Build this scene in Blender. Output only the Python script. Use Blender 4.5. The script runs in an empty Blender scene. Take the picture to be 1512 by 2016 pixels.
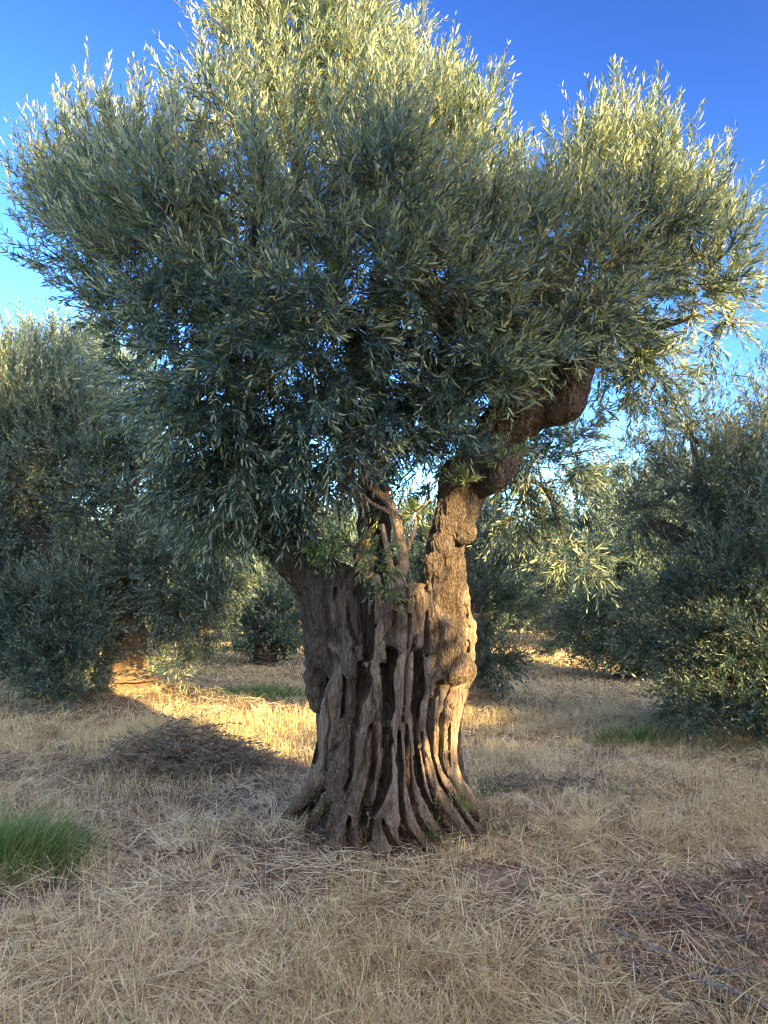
import bpy, math, random
import numpy as np
from mathutils import Vector

# ------------------------------------------------------------------ camera, sky, sun, exposure
scene = bpy.context.scene
COL = scene.collection
PITCH = math.radians(6.1)
CAM_H = 1.6
F = 1512.0
cam_d = bpy.data.cameras.new('camera')
cam_d.sensor_fit = 'VERTICAL'; cam_d.sensor_height = 36.0; cam_d.lens = 27.0
cam_d.clip_start = 0.05; cam_d.clip_end = 3000
cam = bpy.data.objects.new('camera', cam_d); COL.objects.link(cam)
cam.location = (0, 0, CAM_H); cam.rotation_euler = (math.pi/2 + PITCH, 0, 0)
scene.camera = cam

SUN_AZ = math.radians(38)     # to the right of straight behind the camera
SUN_EL = math.radians(13)
S = np.array([math.sin(SUN_AZ), -math.cos(SUN_AZ)])      # horizontal, towards the sun
NP = np.array([math.cos(SUN_AZ), math.sin(SUN_AZ)])      # across the sun direction
sd = bpy.data.lights.new('sun', 'SUN'); sd.energy = 5.0; sd.angle = math.radians(0.5); sd.color = (1.0, 0.71, 0.31)
so = bpy.data.objects.new('sun', sd); COL.objects.link(so)
v = Vector((S[0]*math.cos(SUN_EL), S[1]*math.cos(SUN_EL), math.sin(SUN_EL)))
so.rotation_euler = (-v).to_track_quat('-Z', 'Y').to_euler()
w = bpy.data.worlds.new('World'); scene.world = w; w.use_nodes = True
nt = w.node_tree; nt.nodes.clear()
sky = nt.nodes.new('ShaderNodeTexSky'); sky.sky_type = 'NISHITA'; sky.sun_disc = False
sky.sun_elevation = SUN_EL; sky.sun_rotation = math.atan2(S[0], S[1])
sky.air_density = 1.0; sky.dust_density = 0.3; sky.ozone_density = 2.0
bg = nt.nodes.new('ShaderNodeBackground'); bg.inputs['Strength'].default_value = 0.05
gm = nt.nodes.new('ShaderNodeGamma'); gm.inputs['Gamma'].default_value = 2.0
wo = nt.nodes.new('ShaderNodeOutputWorld')
nt.links.new(sky.outputs[0], gm.inputs[0]); 
# warm fill added to the sky above the sun, to brighten the shaded straw
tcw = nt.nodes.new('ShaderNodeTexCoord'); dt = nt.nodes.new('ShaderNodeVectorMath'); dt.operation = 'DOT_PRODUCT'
fill_el = math.radians(36); dt.inputs[1].default_value = (S[0]*math.cos(fill_el), S[1]*math.cos(fill_el), math.sin(fill_el))
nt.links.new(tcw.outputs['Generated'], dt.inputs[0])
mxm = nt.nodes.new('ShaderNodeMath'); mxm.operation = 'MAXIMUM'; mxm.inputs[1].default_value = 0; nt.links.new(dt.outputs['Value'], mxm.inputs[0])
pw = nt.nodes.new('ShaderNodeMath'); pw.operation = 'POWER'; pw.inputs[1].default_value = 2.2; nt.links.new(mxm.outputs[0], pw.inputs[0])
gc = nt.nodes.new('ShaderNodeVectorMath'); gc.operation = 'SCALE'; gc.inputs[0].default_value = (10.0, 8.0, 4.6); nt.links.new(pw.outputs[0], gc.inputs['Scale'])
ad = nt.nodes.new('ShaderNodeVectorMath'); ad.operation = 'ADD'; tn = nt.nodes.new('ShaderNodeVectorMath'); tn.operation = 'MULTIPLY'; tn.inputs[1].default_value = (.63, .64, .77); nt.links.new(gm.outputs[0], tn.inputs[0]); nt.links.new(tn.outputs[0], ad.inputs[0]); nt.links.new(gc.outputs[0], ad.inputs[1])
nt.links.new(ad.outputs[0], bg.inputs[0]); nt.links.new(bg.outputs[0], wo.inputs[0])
scene.view_settings.view_transform = 'Standard'; scene.view_settings.look = 'None'
scene.view_settings.gamma = 1.0; scene.view_settings.use_curve_mapping = False
scene.view_settings.exposure = 2.3
scene.render.engine = 'CYCLES'
scene.cycles.max_bounces = 5; scene.cycles.diffuse_bounces = 3; scene.cycles.glossy_bounces = 2
scene.cycles.transmission_bounces = 3; scene.cycles.transparent_max_bounces = 4
scene.cycles.use_adaptive_sampling = True; scene.cycles.adaptive_threshold = 0.01
scene.cycles.use_denoising = True; scene.cycles.sample_clamp_indirect = 0.5; scene.cycles.filter_width = 1.2

R = np.random.default_rng(11)

# ------------------------------------------------------------------ helpers
def pt(px, py, Y):
    """world point seen at photo pixel (px,py) at distance Y in front of the camera"""
    xr = (px-756)/F; yr = (1008-py)/F
    dy = math.cos(PITCH)-yr*math.sin(PITCH); dz = math.sin(PITCH)+yr*math.cos(PITCH)
    return np.array([xr/dy*Y, Y, CAM_H+dz/dy*Y])

def tag(o, label=None, cat=None, group=None, kind=None):
    if label: o['label'] = label
    if cat: o['category'] = cat
    if group: o['group'] = group
    if kind: o['kind'] = kind
    return o

def empty(name, loc=(0, 0, 0)):
    o = bpy.data.objects.new(name, None); COL.objects.link(o); o.location = loc
    o.empty_display_size = 0.2
    return o

def mesh_np(name, verts, faces, mat, parent=None, attrs=None, smooth=False):
    """verts (N,3); faces: list of int arrays (M,3) or (M,4)"""
    me = bpy.data.meshes.new(name)
    faces = [f for f in faces if len(f)]
    tot = sum(len(f) for f in faces)
    loops = np.concatenate([f.ravel() for f in faces]).astype(np.int32)
    sizes = np.concatenate([np.full(len(f), f.shape[1], np.int32) for f in faces])
    starts = np.concatenate([[0], np.cumsum(sizes)[:-1]]).astype(np.int32)
    me.vertices.add(len(verts)); me.vertices.foreach_set('co', np.ascontiguousarray(verts, np.float32).ravel())
    me.loops.add(len(loops)); me.loops.foreach_set('vertex_index', loops)
    me.polygons.add(tot); me.polygons.foreach_set('loop_start', starts)
    try: me.polygons.foreach_set('loop_total', sizes)
    except Exception: pass
    me.polygons.foreach_set('use_smooth', np.full(tot, smooth))
    for k, a in (attrs or {}).items():
        at = me.attributes.new(k, 'FLOAT', 'POINT'); at.data.foreach_set('value', np.ascontiguousarray(a, np.float32))
    me.update(calc_edges=True)
    me.materials.append(mat)
    o = bpy.data.objects.new(name, me); COL.objects.link(o)
    if parent is not None:
        o.parent = parent
    return o

def norm(v, ax=-1):
    return v/np.maximum(np.linalg.norm(v, axis=ax, keepdims=True), 1e-9)

def hash3(i, j, k, seed):
    h = (i.astype(np.int64)*374761393 + j.astype(np.int64)*668265263 + k.astype(np.int64)*2147483647 + seed*974634777) & 0xffffffff
    h = ((h ^ (h >> 13))*1274126177) & 0xffffffff
    h = ((h ^ (h >> 16))*2246822519) & 0xffffffff
    return (h ^ (h >> 15)) / 4294967295.0

def vnoise(p, seed=0):
    """smooth value noise, p (N,3) -> [-1,1]"""
    f = np.floor(p); t = p-f; t = t*t*(3-2*t); f = f.astype(np.int64)
    out = 0
    for a in (0, 1):
        for b in (0, 1):
            for c in (0, 1):
                wgt = (t[:, 0] if a else 1-t[:, 0])*(t[:, 1] if b else 1-t[:, 1])*(t[:, 2] if c else 1-t[:, 2])
                out = out + wgt*hash3(f[:, 0]+a, f[:, 1]+b, f[:, 2]+c, seed)
    return out*2-1

def fbm(p, seed=0, octv=3):
    s = 0; a = 1; tot = 0
    for o in range(octv):
        s = s + a*vnoise(p*(2.0**o), seed+o); tot += a; a *= .5
    return s/tot

TC = np.array([0.035, 5.45])      # foot of the big tree
def ground_h(x, y):
    x = np.asarray(x, float); y = np.asarray(y, float)
    p = np.stack([x.ravel(), y.ravel(), np.zeros(x.size)], 1)
    h = 0.05*fbm(p*0.35, 5, 3) + 0.015*fbm(p*2.3, 9, 2)
    h = h.reshape(x.shape)
    fade = np.clip(np.hypot(x, y)/60, 0, 1)
    h = h*(1-fade)
    d = np.hypot(x-TC[0], y-TC[1])
    h = h + 0.13*np.exp(-(d/0.75)**2)
    d2 = np.hypot((x+3.9), (y-11.6))
    h = h + 0.30*np.exp(-(d2/1.3)**2)
    d3 = np.hypot(x-0.62, y-4.45)
    h = h + 0.05*np.exp(-(d3/0.22)**2)
    return h

def tube_batch(paths, radii, sides=4, rnd=None):
    """paths (N,K,3), radii (N,K) -> verts, [quads]"""
    N, K, _ = paths.shape
    T = np.gradient(paths, axis=1); T = norm(T)
    ref = np.where(np.abs(T[..., 2:3]) > .9, np.array([1., 0, 0]), np.array([0, 0, 1.]))
    ref = np.broadcast_to(ref[:, :1], T.shape)
    U = norm(np.cross(T, ref)); V = np.cross(T, U)
    ang = np.arange(sides)/sides*2*np.pi
    ring = U[:, :, None]*np.cos(ang)[None, None, :, None]+V[:, :, None]*np.sin(ang)[None, None, :, None]
    verts = paths[:, :, None]+ring*radii[:, :, None, None]
    idx = np.arange(N*K*sides).reshape(N, K, sides)
    a = idx[:, :-1]; b = idx[:, 1:]
    q = np.stack([a, np.roll(a, -1, 2), np.roll(b, -1, 2), b], -1).reshape(-1, 4)
    return verts.reshape(-1, 3), q

def spline(P, n):
    """Catmull-Rom through control rows P (M,D) -> (n,D)"""
    P = np.asarray(P, float)
    if len(P) < 3:
        t = np.linspace(0, 1, n)[:, None]; return P[0]*(1-t)+P[-1]*t
    Q = np.vstack([2*P[0]-P[1], P, 2*P[-1]-P[-2]])
    t = np.linspace(0, len(P)-1-1e-6, n); i = t.astype(int); u = (t-i)[:, None]
    p0, p1, p2, p3 = Q[i], Q[i+1], Q[i+2], Q[i+3]
    return .5*((2*p1)+(-p0+p2)*u+(2*p0-5*p1+4*p2-p3)*u*u+(-p0+3*p1-3*p2+p3)*u**3)

def bough(ctrl, n=28, sides=14, seed=0, rough=.12):
    """one knobbly limb from control rows (x,y,z,r)"""
    c = spline(ctrl, n); P = c[:, :3]; r = np.maximum(c[:, 3], .003)
    v_, q = tube_batch(P[None], r[None], sides)
    cen = np.repeat(P, sides, 0); rr = np.repeat(r, sides)
    d = v_-cen
    nn = fbm(v_/(.10+rr[:, None]*1.2), seed, 3)
    v_ = cen+d*(1+rough*2*nn)[:, None]
    vv = list(v_); ends = []
    # close both ends
    n0 = len(v_)
    v_ = np.vstack([v_, P[:1], P[-1:]+(P[-1:]-P[-2:-1])*.15])
    i = np.arange(sides)
    t = np.stack([np.full(sides, n0), np.roll(i, -1), i], 1)
    j = n0-sides+i
    t2 = np.stack([np.full(sides, n0+1), j, np.roll(j, -1)], 1)
    return v_, q, np.vstack([t, t2])

def merge(parts):
    vs, qs, ts = [], [], []; off = 0
    for v_, q, t in parts:
        vs.append(v_); qs.append(q+off); ts.append(t+off); off += len(v_)
    return np.vstack(vs), np.vstack(qs), np.vstack(ts)

# ------------------------------------------------------------------ materials
def new_mat(name):
    m = bpy.data.materials.new(name); m.use_nodes = True
    n = m.node_tree; n.nodes.clear()
    out = n.nodes.new('ShaderNodeOutputMaterial')
    return m, n, out

def N(n, t, **kw):
    x = n.nodes.new(t)
    for k, val in kw.items():
        if k in x.inputs: x.inputs[k].default_value = val
        else: setattr(x, k, val)
    return x

def ramp(n, fac, stops):
    r = n.nodes.new('ShaderNodeValToRGB'); e = r.color_ramp.elements
    while len(e) < len(stops): e.new(.5)
    for i, (p, c) in enumerate(stops):
        e[i].position = p; e[i].color = (*c, 1)
    n.links.new(fac, r.inputs[0]); return r

def leaf_mat(name, top, under, tip, trans=.22, rough=.42, var=.35):
    m, n, out = new_mat(name)
    at = N(n, 'ShaderNodeAttribute', attribute_name='rnd')
    geo = n.nodes.new('ShaderNodeNewGeometry')
    lo = lambda c, f: tuple(x*f for x in c)
    r1 = ramp(n, at.outputs['Fac'], [(0, lo(top, 1-var)), (.6, top), (.93, lo(top, 1+var)), (1, tip)])
    r2 = ramp(n, at.outputs['Fac'], [(0, lo(under, 1-var*.6)), (.9, under), (1, tip)])
    mx = n.nodes.new('ShaderNodeMix'); mx.data_type = 'RGBA'
    n.links.new(geo.outputs['Backfacing'], mx.inputs[0]); n.links.new(r1.outputs[0], mx.inputs[6]); n.links.new(r2.outputs[0], mx.inputs[7])
    p = n.nodes.new('ShaderNodeBsdfPrincipled'); p.inputs['Roughness'].default_value = rough
    p.inputs['Specular IOR Level'].default_value = .45
    n.links.new(mx.outputs[2], p.inputs['Base Color'])
    tr = n.nodes.new('ShaderNodeBsdfTranslucent')
    g = N(n, 'ShaderNodeMix'); g.data_type = 'RGBA'; g.blend_type = 'MULTIPLY'; g.inputs[0].default_value = 1
    n.links.new(mx.outputs[2], g.inputs[6]); g.inputs[7].default_value = (1.5, 1.5, .7, 1)
    n.links.new(g.outputs[2], tr.inputs['Color'])
    ms = n.nodes.new('ShaderNodeMixShader'); ms.inputs[0].default_value = trans
    n.links.new(p.outputs[0], ms.inputs[1]); n.links.new(tr.outputs[0], ms.inputs[2]); n.links.new(ms.outputs[0], out.inputs[0])
    return m

def bark_mat(name, dark, mid, pale, attr=None):
    m, n, out = new_mat(name)
    tc = n.nodes.new('ShaderNodeTexCoord')
    mp = N(n, 'ShaderNodeMapping'); mp.inputs['Scale'].default_value = (1, 1, .09)
    n.links.new(tc.outputs['Object'], mp.inputs[0])
    n1 = N(n, 'ShaderNodeTexNoise', Scale=22.0, Detail=8.0, Roughness=.65); n.links.new(mp.outputs[0], n1.inputs['Vector'])
    n2 = N(n, 'ShaderNodeTexNoise', Scale=3.5, Detail=5.0, Roughness=.6); n.links.new(tc.outputs['Object'], n2.inputs['Vector'])
    vo = N(n, 'ShaderNodeTexVoronoi', Scale=60.0); vo.feature = 'DISTANCE_TO_EDGE'
    mp2 = N(n, 'ShaderNodeMapping'); mp2.inputs['Scale'].default_value = (1, 1, .14)
    nd = N(n, 'ShaderNodeTexNoise', Scale=9.0, Detail=3.0); n.links.new(tc.outputs['Object'], nd.inputs['Vector'])
    va = n.nodes.new('ShaderNodeVectorMath'); va.operation = 'MULTIPLY_ADD'; va.inputs[1].default_value = (.09, .09, .09)
    n.links.new(nd.outputs['Color'], va.inputs[0]); n.links.new(tc.outputs['Object'], va.inputs[2])
    n.links.new(va.outputs[0], mp2.inputs[0]); n.links.new(mp2.outputs[0], vo.inputs['Vector'])
    r1 = ramp(n, n1.outputs[0], [(.28, dark), (.52, mid), (.75, pale)])
    r2 = ramp(n, n2.outputs[0], [(.3, tuple(c*.62 for c in mid)), (.7, tuple(min(1, c*1.1) for c in pale))])
    mx = N(n, 'ShaderNodeMix'); mx.data_type = 'RGBA'; mx.inputs[0].default_value = .45
    n.links.new(r1.outputs[0], mx.inputs[6]); n.links.new(r2.outputs[0], mx.inputs[7])
    col = mx.outputs[2]
    p = n.nodes.new('ShaderNodeBsdfPrincipled'); p.inputs['Roughness'].default_value = .88
    p.inputs['Specular IOR Level'].default_value = .2
    # cracked plates
    st = N(n, 'ShaderNodeMapRange'); st.inputs['From Min'].default_value = 0; st.inputs['From Max'].default_value = .12
    n.links.new(vo.outputs['Distance'], st.inputs['Value'])
    hgt = n.nodes.new('ShaderNodeMath'); hgt.operation = 'MULTIPLY_ADD'; 
    n.links.new(n1.outputs[0], hgt.inputs[0]); hgt.inputs[1].default_value = 2.6; n.links.new(st.outputs[0], hgt.inputs[2])
    bp = N(n, 'ShaderNodeBump'); bp.inputs['Distance'].default_value = .018; bp.inputs['Strength'].default_value = 1.0
    n.links.new(hgt.outputs[0], bp.inputs['Height'])
    if attr:
        # smooth pale cords versus old dark cracked bark
        at = N(n, 'ShaderNodeAttribute', attribute_name=attr)
        sm = ramp(n, n1.outputs[0], [(.28, (.15, .112, .08)), (.5, (.33, .25, .18)), (.75, (.47, .375, .275))])
        m2 = N(n, 'ShaderNodeMix'); m2.data_type = 'RGBA'
        n.links.new(at.outputs['Fac'], m2.inputs[0]); n.links.new(col, m2.inputs[6]); n.links.new(sm.outputs[0], m2.inputs[7])
        col = m2.outputs[2]
        inv = N(n, 'ShaderNodeMapRange'); inv.inputs['To Min'].default_value = 1.0; inv.inputs['To Max'].default_value = .7
        n.links.new(at.outputs['Fac'], inv.inputs['Value']); n.links.new(inv.outputs[0], bp.inputs['Strength'])
    n.links.new(col, p.inputs['Base Color']); n.links.new(bp.outputs[0], p.inputs['Normal'])
    n.links.new(p.outputs[0], out.inputs[0])
    return m

def straw_mat(name, stops, trans=.25, rough=.6):
    m, n, out = new_mat(name)
    at = N(n, 'ShaderNodeAttribute', attribute_name='rnd')
    r = ramp(n, at.outputs['Fac'], stops)
    p = n.nodes.new('ShaderNodeBsdfPrincipled'); p.inputs['Roughness'].default_value = rough; p.inputs['Specular IOR Level'].default_value = .3
    tr = n.nodes.new('ShaderNodeBsdfTranslucent')
    n.links.new(r.outputs[0], p.inputs['Base Color']); n.links.new(r.outputs[0], tr.inputs[0])
    ms = n.nodes.new('ShaderNodeMixShader'); ms.inputs[0].default_value = trans
    n.links.new(p.outputs[0], ms.inputs[1]); n.links.new(tr.outputs[0], ms.inputs[2]); n.links.new(ms.outputs[0], out.inputs[0])
    return m

M = {}
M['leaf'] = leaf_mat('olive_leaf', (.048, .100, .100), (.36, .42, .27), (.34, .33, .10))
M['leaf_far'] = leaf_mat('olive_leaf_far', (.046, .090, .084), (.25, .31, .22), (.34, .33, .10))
M['leaf_bright'] = leaf_mat('young_olive_leaf', (.13, .20, .07), (.28, .34, .18), (.4, .42, .1))
M['leaf_dry'] = leaf_mat('withered_leaf', (.17, .135, .095), (.30, .25, .18), (.45, .33, .2), trans=.1, rough=.7)
M['leaf_red'] = leaf_mat('fallen_leaf', (.30, .18, .12), (.42, .31, .22), (.5, .28, .15), trans=.1, rough=.7)
M['bark'] = bark_mat('trunk_bark', (.030, .022, .017), (.105, .078, .057), (.215, .165, .122), 'cord')
M['limb'] = bark_mat('limb_bark', (.04, .032, .026), (.10, .08, .062), (.20, .16, .12))
M['limb_sun_tint'] = bark_mat('sun_tinted_bark', (.26, .165, .10), (.46, .31, .19), (.58, .43, .28))  # pale bark tinted orange to make the shoots look sunlit
M['twig'] = bark_mat('twig_bark', (.09, .075, .055), (.17, .14, .10), (.28, .24, .17))
M['stick'] = bark_mat('dead_wood', (.20, .165, .13), (.38, .32, .255), (.54, .47, .38))
M['straw'] = straw_mat('dry_straw', [(0, (.14, .088, .048)), (.2, (.44, .32, .17)), (.55, (.80, .67, .38)), (1, (.95, .87, .62))])
M['grass_gold'] = straw_mat('standing_dry_grass', [(0, (.38, .28, .13)), (.5, (.74, .59, .31)), (1, (.90, .79, .50))], trans=.35)
M['grass_green'] = straw_mat('green_grass', [(0, (.05, .12, .03)), (.5, (.12, .235, .055)), (.82, (.22, .34, .09)), (.9, (.42, .42, .17)), (1, (.68, .58, .34))], trans=.3, rough=.45)
m, n, out = new_mat('olive_fruit_skin')
p = N(n, 'ShaderNodeBsdfPrincipled', Roughness=.3); no = N(n, 'ShaderNodeTexNoise', Scale=90.0)
r = ramp(n, no.outputs[0], [(.3, (.14, .22, .07)), (.7, (.24, .33, .12))]); n.links.new(r.outputs[0], p.inputs['Base Color']); n.links.new(p.outputs[0], out.inputs[0]); M['olive'] = m

# ground
m, n, out = new_mat('dry_ground')
tc = n.nodes.new('ShaderNodeTexCoord')
na = N(n, 'ShaderNodeTexNoise', Scale=.7, Detail=6.0, Roughness=.6); nb = N(n, 'ShaderNodeTexNoise', Scale=45.0, Detail=8.0, Roughness=.7)
nc = N(n, 'ShaderNodeTexNoise', Scale=5.0, Detail=5.0)
for q_ in (na, nb, nc): n.links.new(tc.outputs['Object'], q_.inputs['Vector'])
ra = ramp(n, na.outputs[0], [(.35, (.12, .08, .055)), (.55, (.22, .16, .105)), (.7, (.34, .27, .18))])
rb = ramp(n, nb.outputs[0], [(.3, (.10, .072, .052)), (.6, (.27, .20, .145)), (.8, (.46, .36, .25))])
mx = N(n, 'ShaderNodeMix'); mx.data_type = 'RGBA'; n.links.new(nc.outputs[0], mx.inputs[0])
n.links.new(ra.outputs[0], mx.inputs[6]); n.links.new(rb.outputs[0], mx.inputs[7])
p = N(n, 'ShaderNodeBsdfPrincipled', Roughness=.95); p.inputs['Specular IOR Level'].default_value = .1
bp = N(n, 'ShaderNodeBump'); bp.inputs['Distance'].default_value = .03; n.links.new(nb.outputs[0], bp.inputs['Height'])
n.links.new(mx.outputs[2], p.inputs['Base Color']); n.links.new(bp.outputs[0], p.inputs['Normal']); n.links.new(p.outputs[0], out.inputs[0])
M['ground'] = m
m, n, out = new_mat('bare_soil')
tc = n.nodes.new('ShaderNodeTexCoord')
nb = N(n, 'ShaderNodeTexNoise', Scale=30.0, Detail=8.0, Roughness=.7); n.links.new(tc.outputs['Object'], nb.inputs['Vector'])
rb = ramp(n, nb.outputs[0], [(.3, (.15, .11, .075)), (.7, (.36, .27, .19))])
p = N(n, 'ShaderNodeBsdfPrincipled', Roughness=.95); bp = N(n, 'ShaderNodeBump'); bp.inputs['Distance'].default_value = .015
n.links.new(nb.outputs[0], bp.inputs['Height']); n.links.new(bp.outputs[0], p.inputs['Normal'])
n.links.new(rb.outputs[0], p.inputs['Base Color']); n.links.new(p.outputs[0], out.inputs[0]); M['soil'] = m

# ------------------------------------------------------------------ ground sheet
def build_ground():
    rr = np.concatenate([np.linspace(.0, 14, 170), np.geomspace(14.3, 1500, 90)])
    na_ = 300
    th = np.arange(na_)/na_*2*np.pi
    X = rr[:, None]*np.cos(th); Yv = 5+rr[:, None]*np.sin(th)
    Z = ground_h(X, Yv)
    v_ = np.stack([X, Yv, Z], -1).reshape(-1, 3)
    idx = np.arange(len(rr)*na_).reshape(len(rr), na_)
    a = idx[:-1]; b = idx[1:]
    q = np.stack([a, b, np.roll(b, -1, 1), np.roll(a, -1, 1)], -1).reshape(-1, 4)[na_:]
    # centre fan
    v_ = np.vstack([v_, [[0, 5, ground_h(0, 5)]]])
    t = np.stack([np.full(na_, len(v_)-1), idx[1], np.roll(idx[1], -1)], 1)
    o = mesh_np('ground', v_, [q, t], M['ground'], smooth=True)
    tag(o, 'dry tan soil of the olive grove floor', 'ground', kind='structure')
build_ground()

# ------------------------------------------------------------------ foliage generator
def leaves_from_twigs(P, D, L, bend, npair, ll, lw, rng, lod=0):
    """P,D,bend (N,3); L (N). decussate pairs of lance-shaped leaves"""
    n_ = len(P)
    s = (np.arange(npair)+.6)/npair
    s = s[None, :]*np.ones((n_, 1)) + rng.uniform(-.25, .25, (n_, npair))/npair
    pos = P[:, None]+D[:, None]*(L[:, None]*s)[..., None]+bend[:, None]*(L[:, None]*s**2)[..., None]
    T = norm(D[:, None]+2*bend[:, None]*s[..., None])
    rv = norm(rng.normal(size=(n_, 1, 3)))
    U = norm(np.cross(T, rv)); V = np.cross(T, U)
    ph = (np.arange(npair)%2)*np.pi/2 + rng.uniform(-.4, .4, (n_, npair))
    out_ = []
    for sgn in (1, -1):
        side = (U*np.cos(ph)[..., None]+V*np.sin(ph)[..., None])*sgn
        al = np.radians(rng.uniform(22, 60, (n_, npair)))*(1.15-.6*s)
        ld = norm(T*np.cos(al)[..., None]+side*np.sin(al)[..., None]+rng.normal(size=(n_, npair, 3))*.10)
        W = norm(np.cross(T, ld)+rng.normal(size=ld.shape)*.25)
        Nn = norm(np.cross(W, ld))      # upper side faces the twig tip
        Nn = np.where((Nn*T).sum(-1, keepdims=True) < 0, -Nn, Nn)
        out_.append((pos, ld, Nn))
    pos = np.concatenate([o[0] for o in out_], 1).reshape(-1, 3)
    ld = np.concatenate([o[1] for o in out_], 1).reshape(-1, 3)
    Nn = np.concatenate([o[2] for o in out_], 1).reshape(-1, 3)
    sz = np.concatenate([.62+.5*np.sin(np.pi*np.clip(s, 0, 1)**.8)]*2, 1).reshape(-1)
    k = len(pos)
    keep = rng.random(k) > .06
    pos, ld, Nn, sz = pos[keep], ld[keep], Nn[keep], sz[keep]; k = len(pos)
    Wd = np.cross(ld, Nn)
    le = ll*sz*rng.uniform(.75, 1.25, k); wd = lw*rng.uniform(.75, 1.25, k)*.5
    rnd = rng.random(k)
    curl = rng.uniform(-.12, .2, k)
    le_, wd_, cu = le[:, None], wd[:, None], curl[:, None]
    if lod == 0:
        a = pos+ld*le_*.32-Nn*le_*cu*.05
        b = pos+ld*le_*.70-Nn*le_*cu*.45
        tip = pos+ld*le_-Nn*le_*cu
        V_ = np.stack([pos, a-Wd*wd_, a+Wd*wd_, b-Wd*wd_*.85, b+Wd*wd_*.85, tip], 1).reshape(-1, 3)
        i = np.arange(k)*6
        tr = np.concatenate([np.stack([i, i+2, i+1], 1), np.stack([i+3, i+4, i+5], 1)])
        q = np.stack([i+1, i+2, i+4, i+3], 1)
        return V_, q, tr, np.repeat(rnd, 6)
    a = pos+ld*le_*.48-Nn*le_*cu*.2
    tip = pos+ld*le_-Nn*le_*cu*.6
    V_ = np.stack([pos, a+Wd*wd_*1.1, tip, a-Wd*wd_*1.1], 1).reshape(-1, 3)
    i = np.arange(k)*4
    q = np.stack([i, i+1, i+2, i+3], 1)
    return V_, q, np.zeros((0, 3), int), np.repeat(rnd, 4)

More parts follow.
